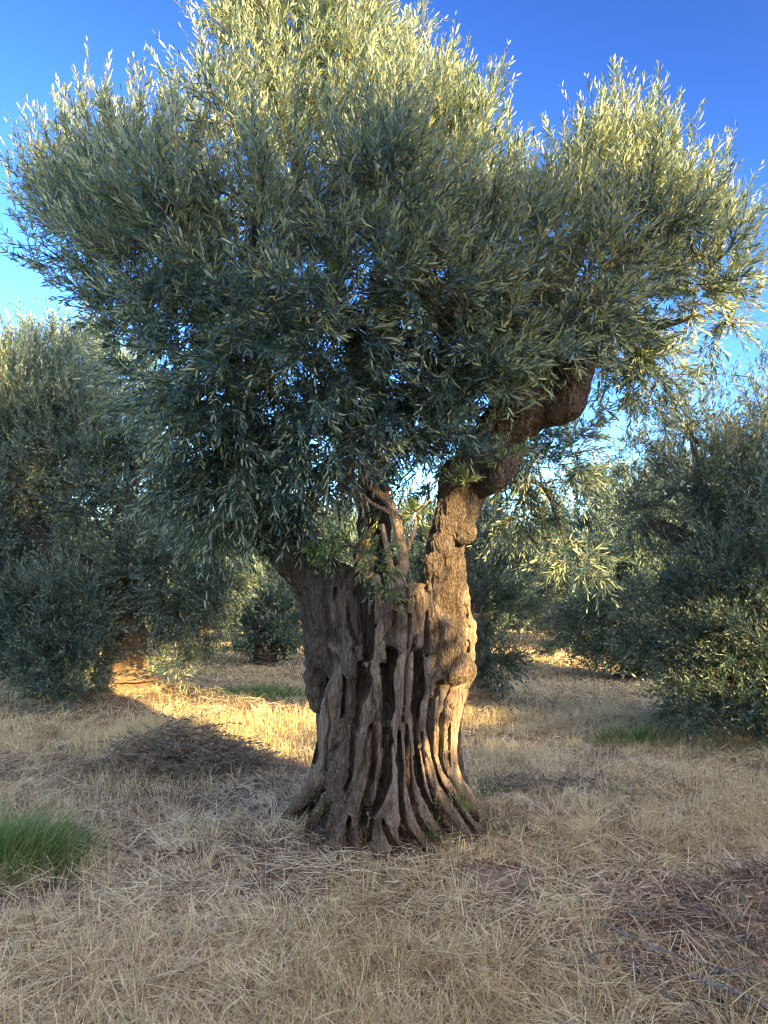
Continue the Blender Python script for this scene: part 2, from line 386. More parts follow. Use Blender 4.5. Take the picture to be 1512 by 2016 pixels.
def grow(lobes, rng, dens=14, ntw=10, npair=9, ll=.062, lw=.011, tl=(.14, .30), lod=0, stem=True, spikes=0, clump=0):
    """lobes: (cx,cy,cz, rx,ry,rz, density, up). returns leaf arrays and twig arrays"""
    LP, LD, LL, LB = [], [], [], []
    BP, BR = [], []
    for (cx, cy, cz, rx, ry, rz, dn, up) in lobes:
        c = np.array([cx, cy, cz]); Rr = np.array([rx, ry, rz])
        area = 4*np.pi*((rx*ry)**1.6/3+(rx*rz)**1.6/3+(ry*rz)**1.6/3)**(1/1.6)
        nb_ = max(4, int(dens*dn*area))
        d = norm(rng.normal(size=(nb_, 3)))
        if clump:
            kp = rng.random(nb_) < np.clip(.62+1.5*fbm((c+d*Rr)*2.3, 611, 2), .16, 1)
            d = d[kp]; nb_ = len(d)
        # uneven outline: radius varies with direction
        var = 1+.34*fbm(d*2.1+c, int(abs(cx*7+cz*13)), 2)
        st = c+d*Rr*(rng.uniform(.0, .55, nb_)*var)[:, None]
        topk = np.clip(d[:, 2], 0, 1)
        en = c+d*Rr*(rng.uniform(.62, 1.06, nb_)*var)[:, None]
        en[:, 2] += topk*rng.random(nb_)**2*.30*max(up, 0)
        en[:, :2] += rng.normal(size=(nb_, 2))*.06
        dv = en-st; ln = np.linalg.norm(dv, axis=1)
        bend = np.zeros((nb_, 3)); bend[:, 2] = up*ln*rng.uniform(.1, .45, nb_)
        bend[:, :2] += rng.normal(size=(nb_, 2))*ln[:, None]*.12
        def B(s):
            return st[:, None]+dv[:, None]*s[..., None]+bend[:, None]*((s**2-s)[..., None])
        K = 5
        ss = np.linspace(0, 1, K)[None]*np.ones((nb_, 1))
        BP.append(B(ss)); BR.append(np.linspace(.006, .002, K)[None]*rng.uniform(.7, 1.5, (nb_, 1)))
        s = rng.uniform(.12, 1, (nb_, ntw)); s[:, 0] = 1
        P = B(s); T = norm(dv[:, None]+bend[:, None]*(2*s-1)[..., None])
        rp = norm(rng.normal(size=P.shape))
        k = np.where(np.arange(ntw) == 0, .15, .95)[None, :, None]
        D = norm(T+rp*k+np.array([0, 0, 1.])*(up*.8 if up > 0 else up*.55))
        l_ = rng.uniform(tl[0], tl[1], (nb_, ntw)); l_[:, 0] *= 1.25
        bd = rng.normal(size=P.shape)*.10; bd[..., 2] += np.where(up > 0, .18, -.30)
        LP.append(P.reshape(-1, 3)); LD.append(D.reshape(-1, 3)); LL.append(l_.ravel()); LB.append(bd.reshape(-1, 3))
        if up >= .9 and spikes:          # long upright shoots standing out of the top
            ns = int(spikes*area)
            d = norm(rng.normal(size=(ns*3, 3))*np.array([1, 1, .6])+np.array([0, 0, .75])); d = d[d[:, 2] > .15][:ns]
            P = c+d*Rr*rng.uniform(.62, .98, (len(d), 1))
            LP.append(P); LD.append(norm(d*.35+np.array([0, 0, 1.])+rng.normal(size=d.shape)*.16))
            LL.append(rng.uniform(.22, .62, len(d))); LB.append(rng.normal(size=d.shape)*.07)
            P2 = P+LD[-1]*LL[-1][:, None]*.55+LB[-1]*LL[-1][:, None]*.3
            LP.append(P2); LD.append(norm(LD[-1]+rng.normal(size=d.shape)*.12)); LL.append(LL[-1]*.6); LB.append(LB[-1])
    P, D, L, Bn = map(np.concatenate, (LP, LD, LL, LB))
    z_ok = P[:, 2]+np.minimum(D[:, 2]*L, 0) > .08
    P, D, L, Bn = P[z_ok], D[z_ok], L[z_ok], Bn[z_ok]
    lv = leaves_from_twigs(P, D, L, Bn, npair, ll, lw, rng, lod)
    tw = None
    if stem:
        ss = np.array([0, .5, 1.])[None]
        pts = P[:, None]+D[:, None]*(L[:, None]*ss)[..., None]+Bn[:, None]*(L[:, None]*ss**2)[..., None]
        v1, q1 = tube_batch(pts, np.array([[.0024, .0018, .0008]])*np.ones((len(P), 1)), 3)
        bp_ = np.concatenate(BP); br_ = np.concatenate(BR)
        v2, q2 = tube_batch(bp_, br_, 4)
        tw = (np.vstack([v1, v2]), np.vstack([q1, q2+len(v1)]))
    return lv, tw

def add_foliage(parent, lobes, rng, mat, **kw):
    lv, tw = grow(lobes, rng, **kw)
    V_, q, t, rnd = lv
    off = np.array(parent.location)
    c = mesh_np('crown', V_-off, [q, t], mat, parent, {'rnd': rnd})
    if tw is not None:
        mesh_np('twigs', tw[0]-off, [tw[1]], M['twig'], parent)
    return c

def add_limbs(parent, ctrls, mat, name='limb', seed=0, sides=12, n=24, rough=.12):
    off = np.array(parent.location)
    for i, c in enumerate(ctrls):
        v_, q, t = bough(c, n, sides, seed+i*7, rough)
        mesh_np(name, v_-off, [q, t], mat, parent, smooth=True)

# ------------------------------------------------------------------ the big old trunk (signed distance field, smooth unions)
def zx(x, y):            # coordinates read off a trunk close-up -> photo pixels
    return 500+x/2.749, 1050+y/2.749
SIL = np.array([[1000, 612, 915], [1120, 604, 915], [1230, 608, 922], [1300, 612, 925], [1395, 632, 912], [1450, 637, 893], [1500, 628, 896],
                [1540, 614, 906], [1575, 594, 930], [1610, 566, 955], [1660, 548, 972], [1710, 540, 985], [1800, 535, 990]], float)
YC = 5.45
def sil(py):
    l = np.interp(py, SIL[:, 0], SIL[:, 1]); r_ = np.interp(py, SIL[:, 0], SIL[:, 2])
    return (l+r_)/2, (r_-l)/2
def surf(px, py, inset_px=0.0):
    c, h = sil(py)
    u = np.clip((px-c)/h, -.985, .985)
    Rm = h*YC/F*.98
    Y = YC-Rm*math.sqrt(1-u*u)+inset_px*YC/F
    return pt(px, py, Y)

def build_trunk(parent):
    import openvdb
    vx = .0072
    lo = np.array([-1.05, 4.55, -.22]); hi = np.array([1.45, 6.35, 3.85])
    dims = np.ceil((hi-lo)/vx).astype(int)
    ax = [lo[i]+np.arange(dims[i])*vx for i in range(3)]
    # core: a column with the trunk's outline
    zs = ax[2]
    # map z to photo row at the trunk's distance
    pys = np.linspace(900, 1800, 200); zz = np.array([pt(760, p_, YC)[2] for p_ in pys])
    pyz = np.interp(zs, zz[::-1], pys[::-1])
    c, h = sil(pyz)
    cx = (c-756)/F*YC; Rz = h/F*YC*np.interp(pyz, [1450, 1620], [.80, .76])
    ztop = pt(760, 1150, YC)[2]
    X = ax[0][:, None]-cx[None, :]
    A = ax[1]-YC
    f = np.empty(dims, np.float32)
    for k in range(dims[2]):
        rho = np.hypot(X[:, k][:, None], A[None, :])
        th = np.arctan2(A[None, :], X[:, k][:, None])
        rr = Rz[k]*(1+.05*np.sin(th*7+zs[k]*1.5)+.04*np.sin(th*13-zs[k]*2))
        f[:, :, k] = np.maximum(rho-rr, (zs[k]-ztop)*.9)
    def region(a, b, r_):
        i0 = np.maximum(((np.minimum(a, b)-r_-lo)/vx).astype(int), 0)
        i1 = np.minimum(((np.maximum(a, b)+r_-lo)/vx).astype(int)+2, dims)
        return i0, i1
    def seg(a, b, ra, rb, k=.022, cut=False):
        m_ = max(ra, rb)+k*1.6
        i0, i1 = region(a, b, m_)
        if np.any(i1 <= i0): return
        gx = ax[0][i0[0]:i1[0]][:, None, None]; gy = ax[1][i0[1]:i1[1]][None, :, None]; gz = ax[2][i0[2]:i1[2]][None, None, :]
        ba = b-a; L2 = max(float(ba@ba), 1e-9)
        t = np.clip(((gx-a[0])*ba[0]+(gy-a[1])*ba[1]+(gz-a[2])*ba[2])/L2, 0, 1)
        dd = np.sqrt((gx-a[0]-t*ba[0])**2+(gy-a[1]-t*ba[1])**2+(gz-a[2]-t*ba[2])**2)-(ra+(rb-ra)*t)
        s_ = f[i0[0]:i1[0], i0[1]:i1[1], i0[2]:i1[2]]
        if cut:
            hh = np.clip(.5-.5*(s_+dd)/k, 0, 1)
            s_[...] = s_*(1-hh)+(-dd)*hh+k*hh*(1-hh)
        else:
            hh = np.clip(.5+.5*(s_-dd)/k, 0, 1)
            s_[...] = s_*(1-hh)+dd*hh-k*hh*(1-hh)
    px2m = YC/F
    smooth_pts = []
    def cord(pts_, smooth=0., inset=.40, k=.011, wob=.06, seed=0, zc=True, sc=.9):
        """pts_: (x,y,r) in close-up coordinates"""
        rows = []
        for i_, (x_, y_, r_) in enumerate(pts_):
            a_, b_ = zx(x_, y_) if zc else (x_, y_)
            rp = (r_/2.749 if zc else r_)*(sc if len(pts_) > 2 else 1)
            fade = 1.5 if (i_ == 0 and len(pts_) > 2 and y_ < 1100) else (.9 if i_ == len(pts_)-1 and len(pts_) > 2 and y_ < 1100 else 0)
            p_ = surf(a_, b_, rp*(inset+fade))
            rows.append([*p_, rp*px2m])
        c_ = spline(rows, max(8, len(rows)*6))
        wv = vnoise(np.c_[c_[:, 2]*5, np.full(len(c_), seed), np.zeros(len(c_))], seed)
        c_[:, 3] *= 1+wob*2.6*wv
        if len(pts_) > 3:
            c_[:, 0] += .012*vnoise(np.c_[c_[:, 2]*6, np.full(len(c_), seed+50.), np.zeros(len(c_))], seed+3)
            c_[:, 1] += .012*vnoise(np.c_[c_[:, 2]*6, np.full(len(c_), seed+90.), np.zeros(len(c_))], seed+5)
        for i in range(len(c_)-1):
            seg(c_[i, :3], c_[i+1, :3], c_[i, 3], c_[i+1, 3], k)
        smooth_pts.append((c_, smooth))
    # hollows first (so cords laid across them stay free-standing)
    def hollow(pts_, depth=.06, seed=0):
        rows = []
        for (x_, y_, r_) in pts_:
            a_, b_ = zx(x_, y_); rp = r_/2.749
            p_ = surf(a_, b_, rp*.2+depth*F/YC*.35)
            rows.append([*p_, rp*px2m])
        c_ = spline(rows, len(rows)*5)
        for i in range(len(c_)-1):
            seg(c_[i, :3], c_[i+1, :3], c_[i, 3], c_[i+1, 3], .02, True)
    hollow([(742, 640, 40), (742, 800, 48), (742, 960, 36)], .22)
    hollow([(742, 700, 40), (742, 900, 40)], .35)
    hollow([(600, 300, 34), (604, 560, 30), (600, 860, 22)], .16)
    hollow([(890, 660, 30), (893, 860, 30), (880, 1040, 20), (880, 1300, 18)], .2)
    hollow([(715, 1080, 18), (718, 1250, 26), (700, 1400, 20)], .16)
    hollow([(630, 1180, 16), (622, 1400, 20)], .14)
    hollow([(400, 640, 22), (440, 700, 26)], .12)
    hollow([(980, 860, 16), (962, 1000, 16), (962, 1250, 16)], .12)
    hollow([(830, 1330, 14), (840, 1500, 22), (850, 1620, 16)], .12)
    hollow([(500, 160, 90), (430, 140, 60)], .2)
    hollow([(560, 250, 50), (560, 420, 30)], .2)
    # left plate
    cord([(470, 740, 40), (440, 900, 62), (425, 1050, 66), (405, 1200, 62), (350, 1350, 55), (255, 1450, 42), (165, 1530, 24)], .55, seed=1)
    cord([(390, 1000, 30), (372, 1150, 34), (330, 1300, 30), (270, 1400, 26)], .5, seed=2)
    cord([(330, 430, 40), (300, 560, 34), (310, 700, 44)], .1, seed=3)
    cord([(355, 330, 50), (350, 480, 48), (352, 600, 44)], .2, seed=33)
    for (x_, y_, r_) in [(318, 700, 48), (330, 775, 52), (335, 850, 50), (340, 915, 34), (352, 600, 46)]:
        cord([(x_, y_, r_), (x_+8, y_+18, r_*.9)], .15, .35, seed=int(y_))
    cord([(398, 595, 20), (440, 625, 22), (475, 665, 20), (492, 720, 18), (488, 800, 16)], .5, .3, seed=4)
    # second column
    cord([(480, 240, 70), (470, 400, 60), (500, 520, 52), (535, 640, 56), (525, 780, 50), (518, 900, 48), (500, 1050, 50), (480, 1200, 48), (440, 1350, 46), (385, 1460, 40)], .15, seed=5)
    cord([(560, 380, 34), (565, 560, 34), (560, 760, 32), (556, 900, 30)], .05, seed=6)
    cord([(560, 900, 34), (545, 1100, 36), (520, 1280, 38), (490, 1420, 44), (440, 1540, 36)], .15, seed=7)
    cord([(625, 940, 40), (602, 1080, 58), (590, 1240, 56), (578, 1380, 52), (545, 1500, 46), (488, 1620, 38), (440, 1720, 30)], .35, seed=8)
    # long middle plate
    cord([(672, 250, 34), (668, 460, 34), (664, 660, 36), (645, 830, 34), (618, 950, 34)], .75, seed=9)
    cord([(700, 470, 26), (690, 640, 22), (678, 860, 24), (668, 1010, 24)], .4, seed=10)
    # broad upper plate
    for x_, r_ in ((730, 46), (790, 52), (850, 46), (890, 34)):
        cord([(x_, 360, r_), (x_-2, 470, r_), (x_-4, 580, r_*.9)], .12, .75, seed=int(x_))
    cord([(800, 500, 52), (800, 590, 46), (808, 640, 30)], .55, .5, seed=12)
    cord([(770, 360, 40), (800, 330, 44), (850, 310, 40), (890, 330, 34)], .3, .4, seed=13)
    # centre cords
    cord([(806, 620, 24), (796, 720, 21), (786, 800, 23), (792, 930, 20), (772, 1030, 26), (756, 1120, 32), (760, 1240, 33), (768, 1380, 32), (766, 1500, 34), (750, 1600, 40), (700, 1700, 44)], .9, .3, seed=14)
    cord([(752, 1330, 20), (728, 1420, 22), (690, 1475, 28), (640, 1540, 34), (600, 1640, 36)], .7, .35, seed=15)
    cord([(905, 450, 18), (893, 590, 17), (860, 690, 16), (852, 790, 16), (846, 900, 16), (830, 990, 20)], .8, .2, seed=16)
    cord([(800, 1040, 22), (806, 1180, 22), (818, 1320, 22), (836, 1440, 22), (866, 1550, 24), (890, 1620, 20)], .95, .4, seed=17)
    cord([(832, 960, 18), (850, 1080, 21), (858, 1240, 22), (880, 1380, 24), (930, 1490, 26), (1000, 1590, 28), (1090, 1690, 26), (1170, 1760, 16)], .9, .35, seed=18)
    cord([(665, 1010, 20), (664, 1120, 24), (684, 1240, 26), (672, 1360, 24), (655, 1470, 26)], .4, .5, seed=19)
    # right-hand cords
    cord([(936, 590, 24), (946, 740, 25), (950, 870, 26), (924, 960, 26), (914, 1080, 26), (936, 1240, 28), (985, 1370, 30), (1056, 1480, 30), (1130, 1600, 28), (1225, 1715, 24)], .95, .3, seed=20)
    cord([(903, 1010, 18), (908, 1150, 19), (928, 1330, 20), (955, 1460, 20), (990, 1560, 20)], .8, .5, seed=21)
    cord([(1040, 800, 34), (1002, 920, 28), (974, 1010, 26), (982, 1150, 26), (1000, 1300, 28), (1060, 1420, 30), (1148, 1550, 30), (1215, 1640, 28), (1295, 1735, 22)], 1, .3, seed=22)
    cord([(1090, 800, 40), (1056, 940, 36), (1026, 1050, 34), (1034, 1200, 36), (1070, 1330, 40), (1150, 1440, 40), (1230, 1535, 32)], 1, .5, seed=23)
    cord([(1120, 790, 36), (1098, 940, 38), (1062, 1080, 38), (1060, 1230, 38), (1104, 1350, 38), (1195, 1450, 34), (1262, 1555, 26)], 1, .55, seed=24)
    # root buttresses in front
    cord([(560, 1450, 34), (556, 1600, 34), (560, 1740, 32), (575, 1860, 24)], .1, .6, seed=25)
    cord([(700, 1500, 32), (728, 1620, 36), (800, 1720, 34), (890, 1810, 28), (960, 1860, 20)], .15, .6, seed=26)
    cord([(480, 1500, 34), (445, 1620, 32), (430, 1720, 28), (420, 1790, 20)], .1, .6, seed=27)
    cord([(390, 1450, 36), (330, 1540, 34), (290, 1620, 26)], .2, .5, seed=28)
    cord([(820, 1600, 34), (880, 1680, 34), (960, 1770, 30), (1030, 1850, 24)], .3, .5, seed=29)
    cord([(640, 1600, 28), (655, 1740, 32), (690, 1860, 26)], .1, .5, seed=30)
    for a_ in (1010, 940):
        cord([(a_-120, 1500, 26), (a_-60, 1610, 30), (a_+30, 1700, 28), (a_+130, 1790, 20)], .5, .6, seed=a_)
    # burls on the right
    for (x_, y_, r_, s_) in [(1010, 520, 66, .75), (1050, 560, 62, .7), (985, 590, 44, .75), (1000, 600, 60, .7), (1040, 650, 60, .75), (1010, 690, 40, .8), (975, 510, 34, .6),
                             (1075, 715, 74, .8), (1030, 735, 46, .8), (1125, 735, 52, .85), (1120, 785, 34, .9), (965, 760, 20, .8),
                             (970, 185, 42, .5), (962, 150, 30, .5), (985, 215, 34, .5)]:
        cord([(x_, y_, r_), (x_+6, y_+10, r_*.95)], s_, .3, .04, .02, int(x_+y_))
    cord([(975, 200, 32), (968, 330, 33), (972, 420, 34), (980, 500, 40)], .45, .3, seed=31)
    cord([(1130, 350, 28), (1140, 430, 33), (1158, 500, 35), (1160, 590, 31), (1154, 660, 31), (1158, 730, 28), (1146, 775, 28), (1160, 745, 22)], .6, .6, seed=32)
    cord([(1168, 745, 20), (1190, 738, 12)], .6, .3, seed=35)
    for (x_, y_, r_) in ((1134, 350, 32), (1160, 500, 36), (1162, 560, 34), (1158, 650, 34), (1152, 765, 32)):
        cord([(x_, y_, r_), (x_, y_+12, r_*.95)], .85, .5, .02, .02, int(y_))
    # many small rootlets over the foot
    rg = np.random.default_rng(14)
    for i in range(9):
        x0 = rg.uniform(380, 1060); spread = (x0-720)*.5+rg.normal()*50; r0 = rg.uniform(8, 15)
        y0 = rg.uniform(1420, 1580)
        cord([(x0, y0, r0), (x0+spread*.25, y0+80, r0), (x0+spread*.6+rg.normal()*14, y0+160, r0*.9), (x0+spread+rg.normal()*14, y0+250, r0*.7)], .35+.3*(x0 > 700), .25, .02, .1, 300+i)
    # back of the trunk: cords nobody sees from here, kept for other views
    rg = np.random.default_rng(3)
    for i in range(16):
        th = math.radians(8+i*164/15); rows = []
        for py in (1180, 1260, 1350, 1430, 1500, 1570, 1630, 1690):
            c_, h_ = sil(py); Rm = h_*px2m
            zc_ = pt(760, py, YC)[2]; tt = th+rg.normal()*.05
            rows.append([(c_-756)*px2m+Rm*.93*math.cos(tt), YC+Rm*.93*math.sin(tt), zc_, .055+rg.normal()*.008])
        c_ = spline(rows, 30)
        for j in range(29): seg(c_[j, :3], c_[j+1, :3], abs(c_[j, 3]), abs(c_[j+1, 3]), .02)
        smooth_pts.append((c_, .4))
    # the long dark furrows between the cords, traced one by one
    for gi, (gr, gd, path) in enumerate([
        (15, .07, [(500, 690), (498, 800), (490, 950), (470, 1080), (450, 1200), (425, 1330), (350, 1440), (280, 1530)]),
        (14, .07, [(578, 700), (582, 880), (566, 980), (556, 1060)]),
        (13, .07, [(650, 1050), (654, 1200), (628, 1320), (606, 1450), (596, 1560), (610, 1700)]),
        (17, .09, [(702, 1060), (716, 1200), (702, 1330), (684, 1430), (640, 1510)]),
        (13, .07, [(738, 1060), (736, 1200), (732, 1310), (708, 1400)]),
        (13, .07, [(786, 1070), (790, 1250), (792, 1400), (806, 1540), (860, 1650), (920, 1720)]),
        (12, .06, [(828, 1040), (834, 1200), (842, 1330), (856, 1440), (884, 1530), (930, 1610), (1010, 1690)]),
        (19, .09, [(884, 640), (882, 900), (876, 1040), (884, 1200), (896, 1330), (936, 1440), (1000, 1550), (1080, 1650), (1150, 1730)]),
        (10, .05, [(908, 1080), (918, 1220), (944, 1350), (975, 1450), (1020, 1540)]),
        (15, .08, [(962, 900), (952, 1050), (962, 1200), (988, 1310), (1046, 1410), (1100, 1500), (1165, 1600), (1235, 1690)]),
        (12, .06, [(1016, 980), (1008, 1120), (1016, 1250), (1052, 1345), (1112, 1435), (1176, 1530), (1240, 1620)]),
        (9, .04, [(1072, 930), (1048, 1080), (1054, 1230), (1086, 1340), (1150, 1425), (1210, 1500)]),
        (11, .05, [(545, 1010), (532, 1180), (524, 1320), (480, 1410), (440, 1500)]),
        (14, .06, [(520, 1500), (512, 1620), (520, 1760)]), (14, .06, [(640, 1560), (620, 1660), (640, 1790)]),
        (14, .06, [(700, 1560), (740, 1660), (800, 1750), (860, 1820)]), (13, .06, [(800, 1600), (850, 1690), (930, 1780), (990, 1840)]),
        (12, .05, [(450, 1440), (400, 1530), (375, 1640)]), (11, .05, [(340, 1400), (265, 1490), (210, 1550)]),
        (12, .05, [(1000, 1620), (1080, 1700), (1160, 1780)]), (13, .07, [(934, 430), (932, 540), (930, 660)]),
        (13, .07, [(1140, 400), (1152, 560), (1160, 720)]), (12, .06, [(410, 400), (402, 600)]), (12, .08, [(702, 720), (706, 860), (714, 1010)]),
        (15, .09, [(640, 300), (638, 560), (622, 800), (590, 900)]), (10, .05, [(440, 300), (430, 450), (450, 560)]), (9, .04, [(520, 300), (512, 480), (560, 600)]),
        (9, .04, [(760, 430), (756, 560), (768, 660)]), (9, .04, [(840, 440), (836, 560), (830, 640)]), (8, .03, [(385, 960), (360, 1120), (330, 1240)])]):
        for dpt in np.arange(-.03, gd, .014):
            rows = []
            for (x_, y_) in path:
                a_, b_ = zx(x_, y_); p_ = surf(a_, b_, dpt*F/YC); rows.append([*p_, gr/2.749*px2m*(.80-.42*max(dpt, 0)/gd)])
            c_ = spline(rows, len(rows)*5)
            c_[:, 3] *= 1+.35*vnoise(np.c_[c_[:, 2]*8, np.full(len(c_), gi*1.7), np.zeros(len(c_))], gi+600)
            for i in range(len(c_)-1): seg(c_[i, :3], c_[i+1, :3], c_[i, 3], c_[i+1, 3], .009, True)
    # limbs that leave the trunk
    def limb(rows, smooth=.1, k=.05, seed=0):
        c_ = spline([[*pt(a, b, Y), r_] for a, b, Y, r_ in rows], len(rows)*8)
        c_[:, 3] *= 1+.18*vnoise(np.c_[c_[:, :3]*4.5], seed)
        for i in range(len(c_)-1): seg(c_[i, :3], c_[i+1, :3], c_[i, 3], c_[i+1, 3], k)
        smooth_pts.append((c_, smooth))
    limb([(700, 1260, 5.35, .26), (660, 1180, 5.35, .22), (612, 1125, 5.3, .16), (575, 1090, 5.3, .135), (540, 1050, 5.3, .13), (520, 1000, 5.35, .125), (508, 930, 5.4, .12), (495, 850, 5.5, .11)], .1, seed=41)
    limb([(860, 1290, 5.45, .20), (870, 1200, 5.42, .15), (876, 1120, 5.36, .12), (886, 1050, 5.32, .115), (903, 1000, 5.3, .12), (920, 950, 5.28, .13), (948, 885, 5.3, .135), (995, 835, 5.3, .14), (1040, 795, 5.3, .15), (1065, 740, 5.35, .14), (1075, 680, 5.4, .13), (1090, 620, 5.45, .12)], .15, seed=42)
    limb([(850, 1190, 5.3, .09), (862, 1100, 5.26, .065), (872, 1030, 5.24, .06)], .1, seed=43)
    limb([(882, 1180, 5.28, .08), (888, 1090, 5.22, .06), (904, 1020, 5.2, .06), (930, 965, 5.2, .06)], .25, seed=48)
    limb([(1030, 810, 5.28, .11), (1085, 806, 5.2, .085), (1110, 800, 5.15, .078), (1122, 790, 5.12, .07), (1128, 770, 5.12, .06)], .3, seed=44)
    limb([(1120, 790, 5.13, .07), (1134, 750, 5.13, .068), (1146, 705, 5.15, .062), (1152, 660, 5.2, .055)], .2, seed=45)
    limb([(960, 950, 5.15, .07), (982, 934, 5.02, .058), (1000, 905, 5.0, .045), (1014, 885, 5.02, .035)], .5, seed=46)
    limb([(890, 960, 5.15, .08), (898, 935, 5.06, .07), (906, 922, 5.03, .05)], .4, seed=47)
    limb([(760, 1250, 5.6, .25), (750, 1180, 5.65, .2), (740, 1110, 5.75, .13), (735, 1030, 5.8, .1), (730, 900, 5.85, .085)], .1, seed=49)
    for (a, b, Y, r_) in [(905, 1005, 5.08, .07), (925, 1040, 5.08, .06), (880, 1070, 5.05, .06), (890, 1030, 5.06, .05), (870, 1140, 5.05, .05)]:
        limb([(a-16, b, Y+.03, r_*.85), (a-12, b+8, Y+.03, r_*.8)], .35, .05, int(a))
    # collar where the sucker shoots start
    limb([(775, 1210, 5.05, .05), (772, 1180, 5.02, .055), (782, 1150, 5.0, .05)], .9, .03, 50)
    limb([(800, 1195, 5.02, .045), (822, 1185, 5.02, .05), (812, 1165, 5.05, .045)], .5, .03, 51)

    grid = openvdb.FloatGrid(); grid.copyFromArray(np.ascontiguousarray(f))
    pts_, quads = grid.convertToQuads(isovalue=0.0)
    del f
    P = np.asarray(pts_, float)*vx+lo
    Q = np.asarray(quads, np.int64)
    # keep the largest connected region's normals outward
    def vnorm(P):
        a, b, c_, d = (P[Q[:, i]] for i in range(4))
        fn = np.cross(c_-a, d-b); vn = np.zeros_like(P)
        for i in range(4): np.add.at(vn, Q[:, i], fn)
        return norm(vn)
    vn = vnorm(P)
    cen = P-np.array([0.035, YC, 0]); cen[:, 2] = 0
    if (vn*cen).sum() < 0: Q = Q[:, ::-1]; vn = -vn
    # cord smoothness attribute
    att = np.zeros(len(P)); best = np.zeros(len(P))
    for c_, s_ in smooth_pts:
        lo_ = c_[:, :3].min(0)-c_[:, 3].max()-.03; hi_ = c_[:, :3].max(0)+c_[:, 3].max()+.03
        sel = np.where(np.all((P > lo_) & (P < hi_), 1))[0]
        if not len(sel): continue
        dm = np.full(len(sel), 9.)
        for row in c_[::2]:
            dm = np.minimum(dm, np.linalg.norm(P[sel]-row[:3], axis=1)-row[3])
        wt = np.exp(-np.maximum(dm, 0)/.007)*(4. if s_ > .65 else 1.); att[sel] += wt*s_; best[sel] += wt
    att = att/np.maximum(best, .35)
    cnt = np.bincount(Q.ravel(), minlength=len(P)).astype(float)
    for _ in range(14):
        m4 = att[Q].mean(1); att = np.bincount(Q.ravel(), np.repeat(m4, 4), minlength=len(P))/np.maximum(cnt, 1)
    # bark relief
    q_ = P.copy(); q_[:, 2] *= .25
    rg1 = fbm(q_*26, 3, 3); rg2 = 1-np.abs(fbm(q_*42+rg1[:, None]*.5, 8, 2))*2; lump = fbm(P*7, 21, 2)
    rough = 1-.8*att
    th = np.arctan2(P[:, 1]-YC, P[:, 0]-.035); Rr = np.hypot(P[:, 1]-YC, P[:, 0]-.035)
    bodyk = np.clip((1.95-P[:, 2])/.25, 0, 1)
    def grooves(n_, seed_, wid, wp):
        wv = fbm(np.stack([P[:, 2]*2.4, np.cos(th)*2.2, np.sin(th)*2.2], 1), seed_, 3)
        u = th*n_/(2*np.pi)+wv*wp
        fr = np.abs((u-np.floor(u))-.5)*2        # 0 in the middle of a furrow
        dep = np.clip(.55+.9*fbm(np.stack([P[:, 2]*1.7, np.cos(th)*4, np.sin(th)*4], 1), seed_+9, 2), 0, 1.2)
        return np.clip(1-fr/wid, 0, 1)**1.3*dep
    g1 = grooves(30, 401, .34, 1.5); g2 = grooves(74, 402, .42, 3.0)
    carve = (g1*.050*(1-.5*att)+g2*.016*(1-.6*att))*bodyk
    P = P-vn*carve[:, None]
    att = np.clip(att*(1-.6*np.clip(g1*(1-.5*att), 0, 1)*bodyk), 0, 1)
    crk = 1-np.abs(vnoise(np.c_[P[:, 0]*55, P[:, 1]*55, P[:, 2]*11], 909)+.5*vnoise(np.c_[P[:, 0]*95, P[:, 1]*95, P[:, 2]*26], 910))*3.2
    P = P-vn*(np.clip(crk, 0, 1)*.0075*(1-.55*att)+.004*np.clip(vnoise(np.c_[P[:, 0]*18, P[:, 1]*18, P[:, 2]*45], 911)-.2, 0, 1))[:, None]
    burl = np.exp(-(((P[:, 0]-.42)/.16)**2+((P[:, 2]-1.42)/.30)**2))
    up_ = np.clip((P[:, 2]-1.5)/.3, 0, 1)       # knobs and pits on the limbs
    P = P+vn*(up_*(.020*fbm(P*9, 131, 2)-.016*np.clip(vnoise(P*13, 133)-.25, 0, 1)))[:, None]
    P = P+vn*((lump*.011)+burl*fbm(P*16, 31, 2)*.016+(rg1*.010+rg2*.007-.006)*rough+(rg1*.004)*att)[:, None]
    att = np.clip(att*1.1+.45*fbm(P*4, 77, 3)*np.clip(att*3, 0, 1)+.12*rg1, 0, 1)
    att *= .45+.55*np.clip((P[:, 2]-.18+.10*fbm(P*6, 99, 2))/.22, 0, 1)      # soil-stained foot
    off = np.array(parent.location)
    mesh_np('trunk', P-off, [Q], M['bark'], parent, {'cord': att}, smooth=True)

# ------------------------------------------------------------------ the big olive tree
big = empty('olive_tree', (TC[0], TC[1], 0.1))
tag(big, 'ancient olive tree with thick fluted twisted trunk and roots, largest and nearest, in the centre', 'tree')
build_trunk(big)

def PL(px, py, Y, r_px, dn=1., up=1., sy=1., sz=1.):
    c = pt(px, py, Y); r_ = r_px*Y/F
    return (c[0], c[1], c[2], r_, r_*sy, r_*sz, dn, up)

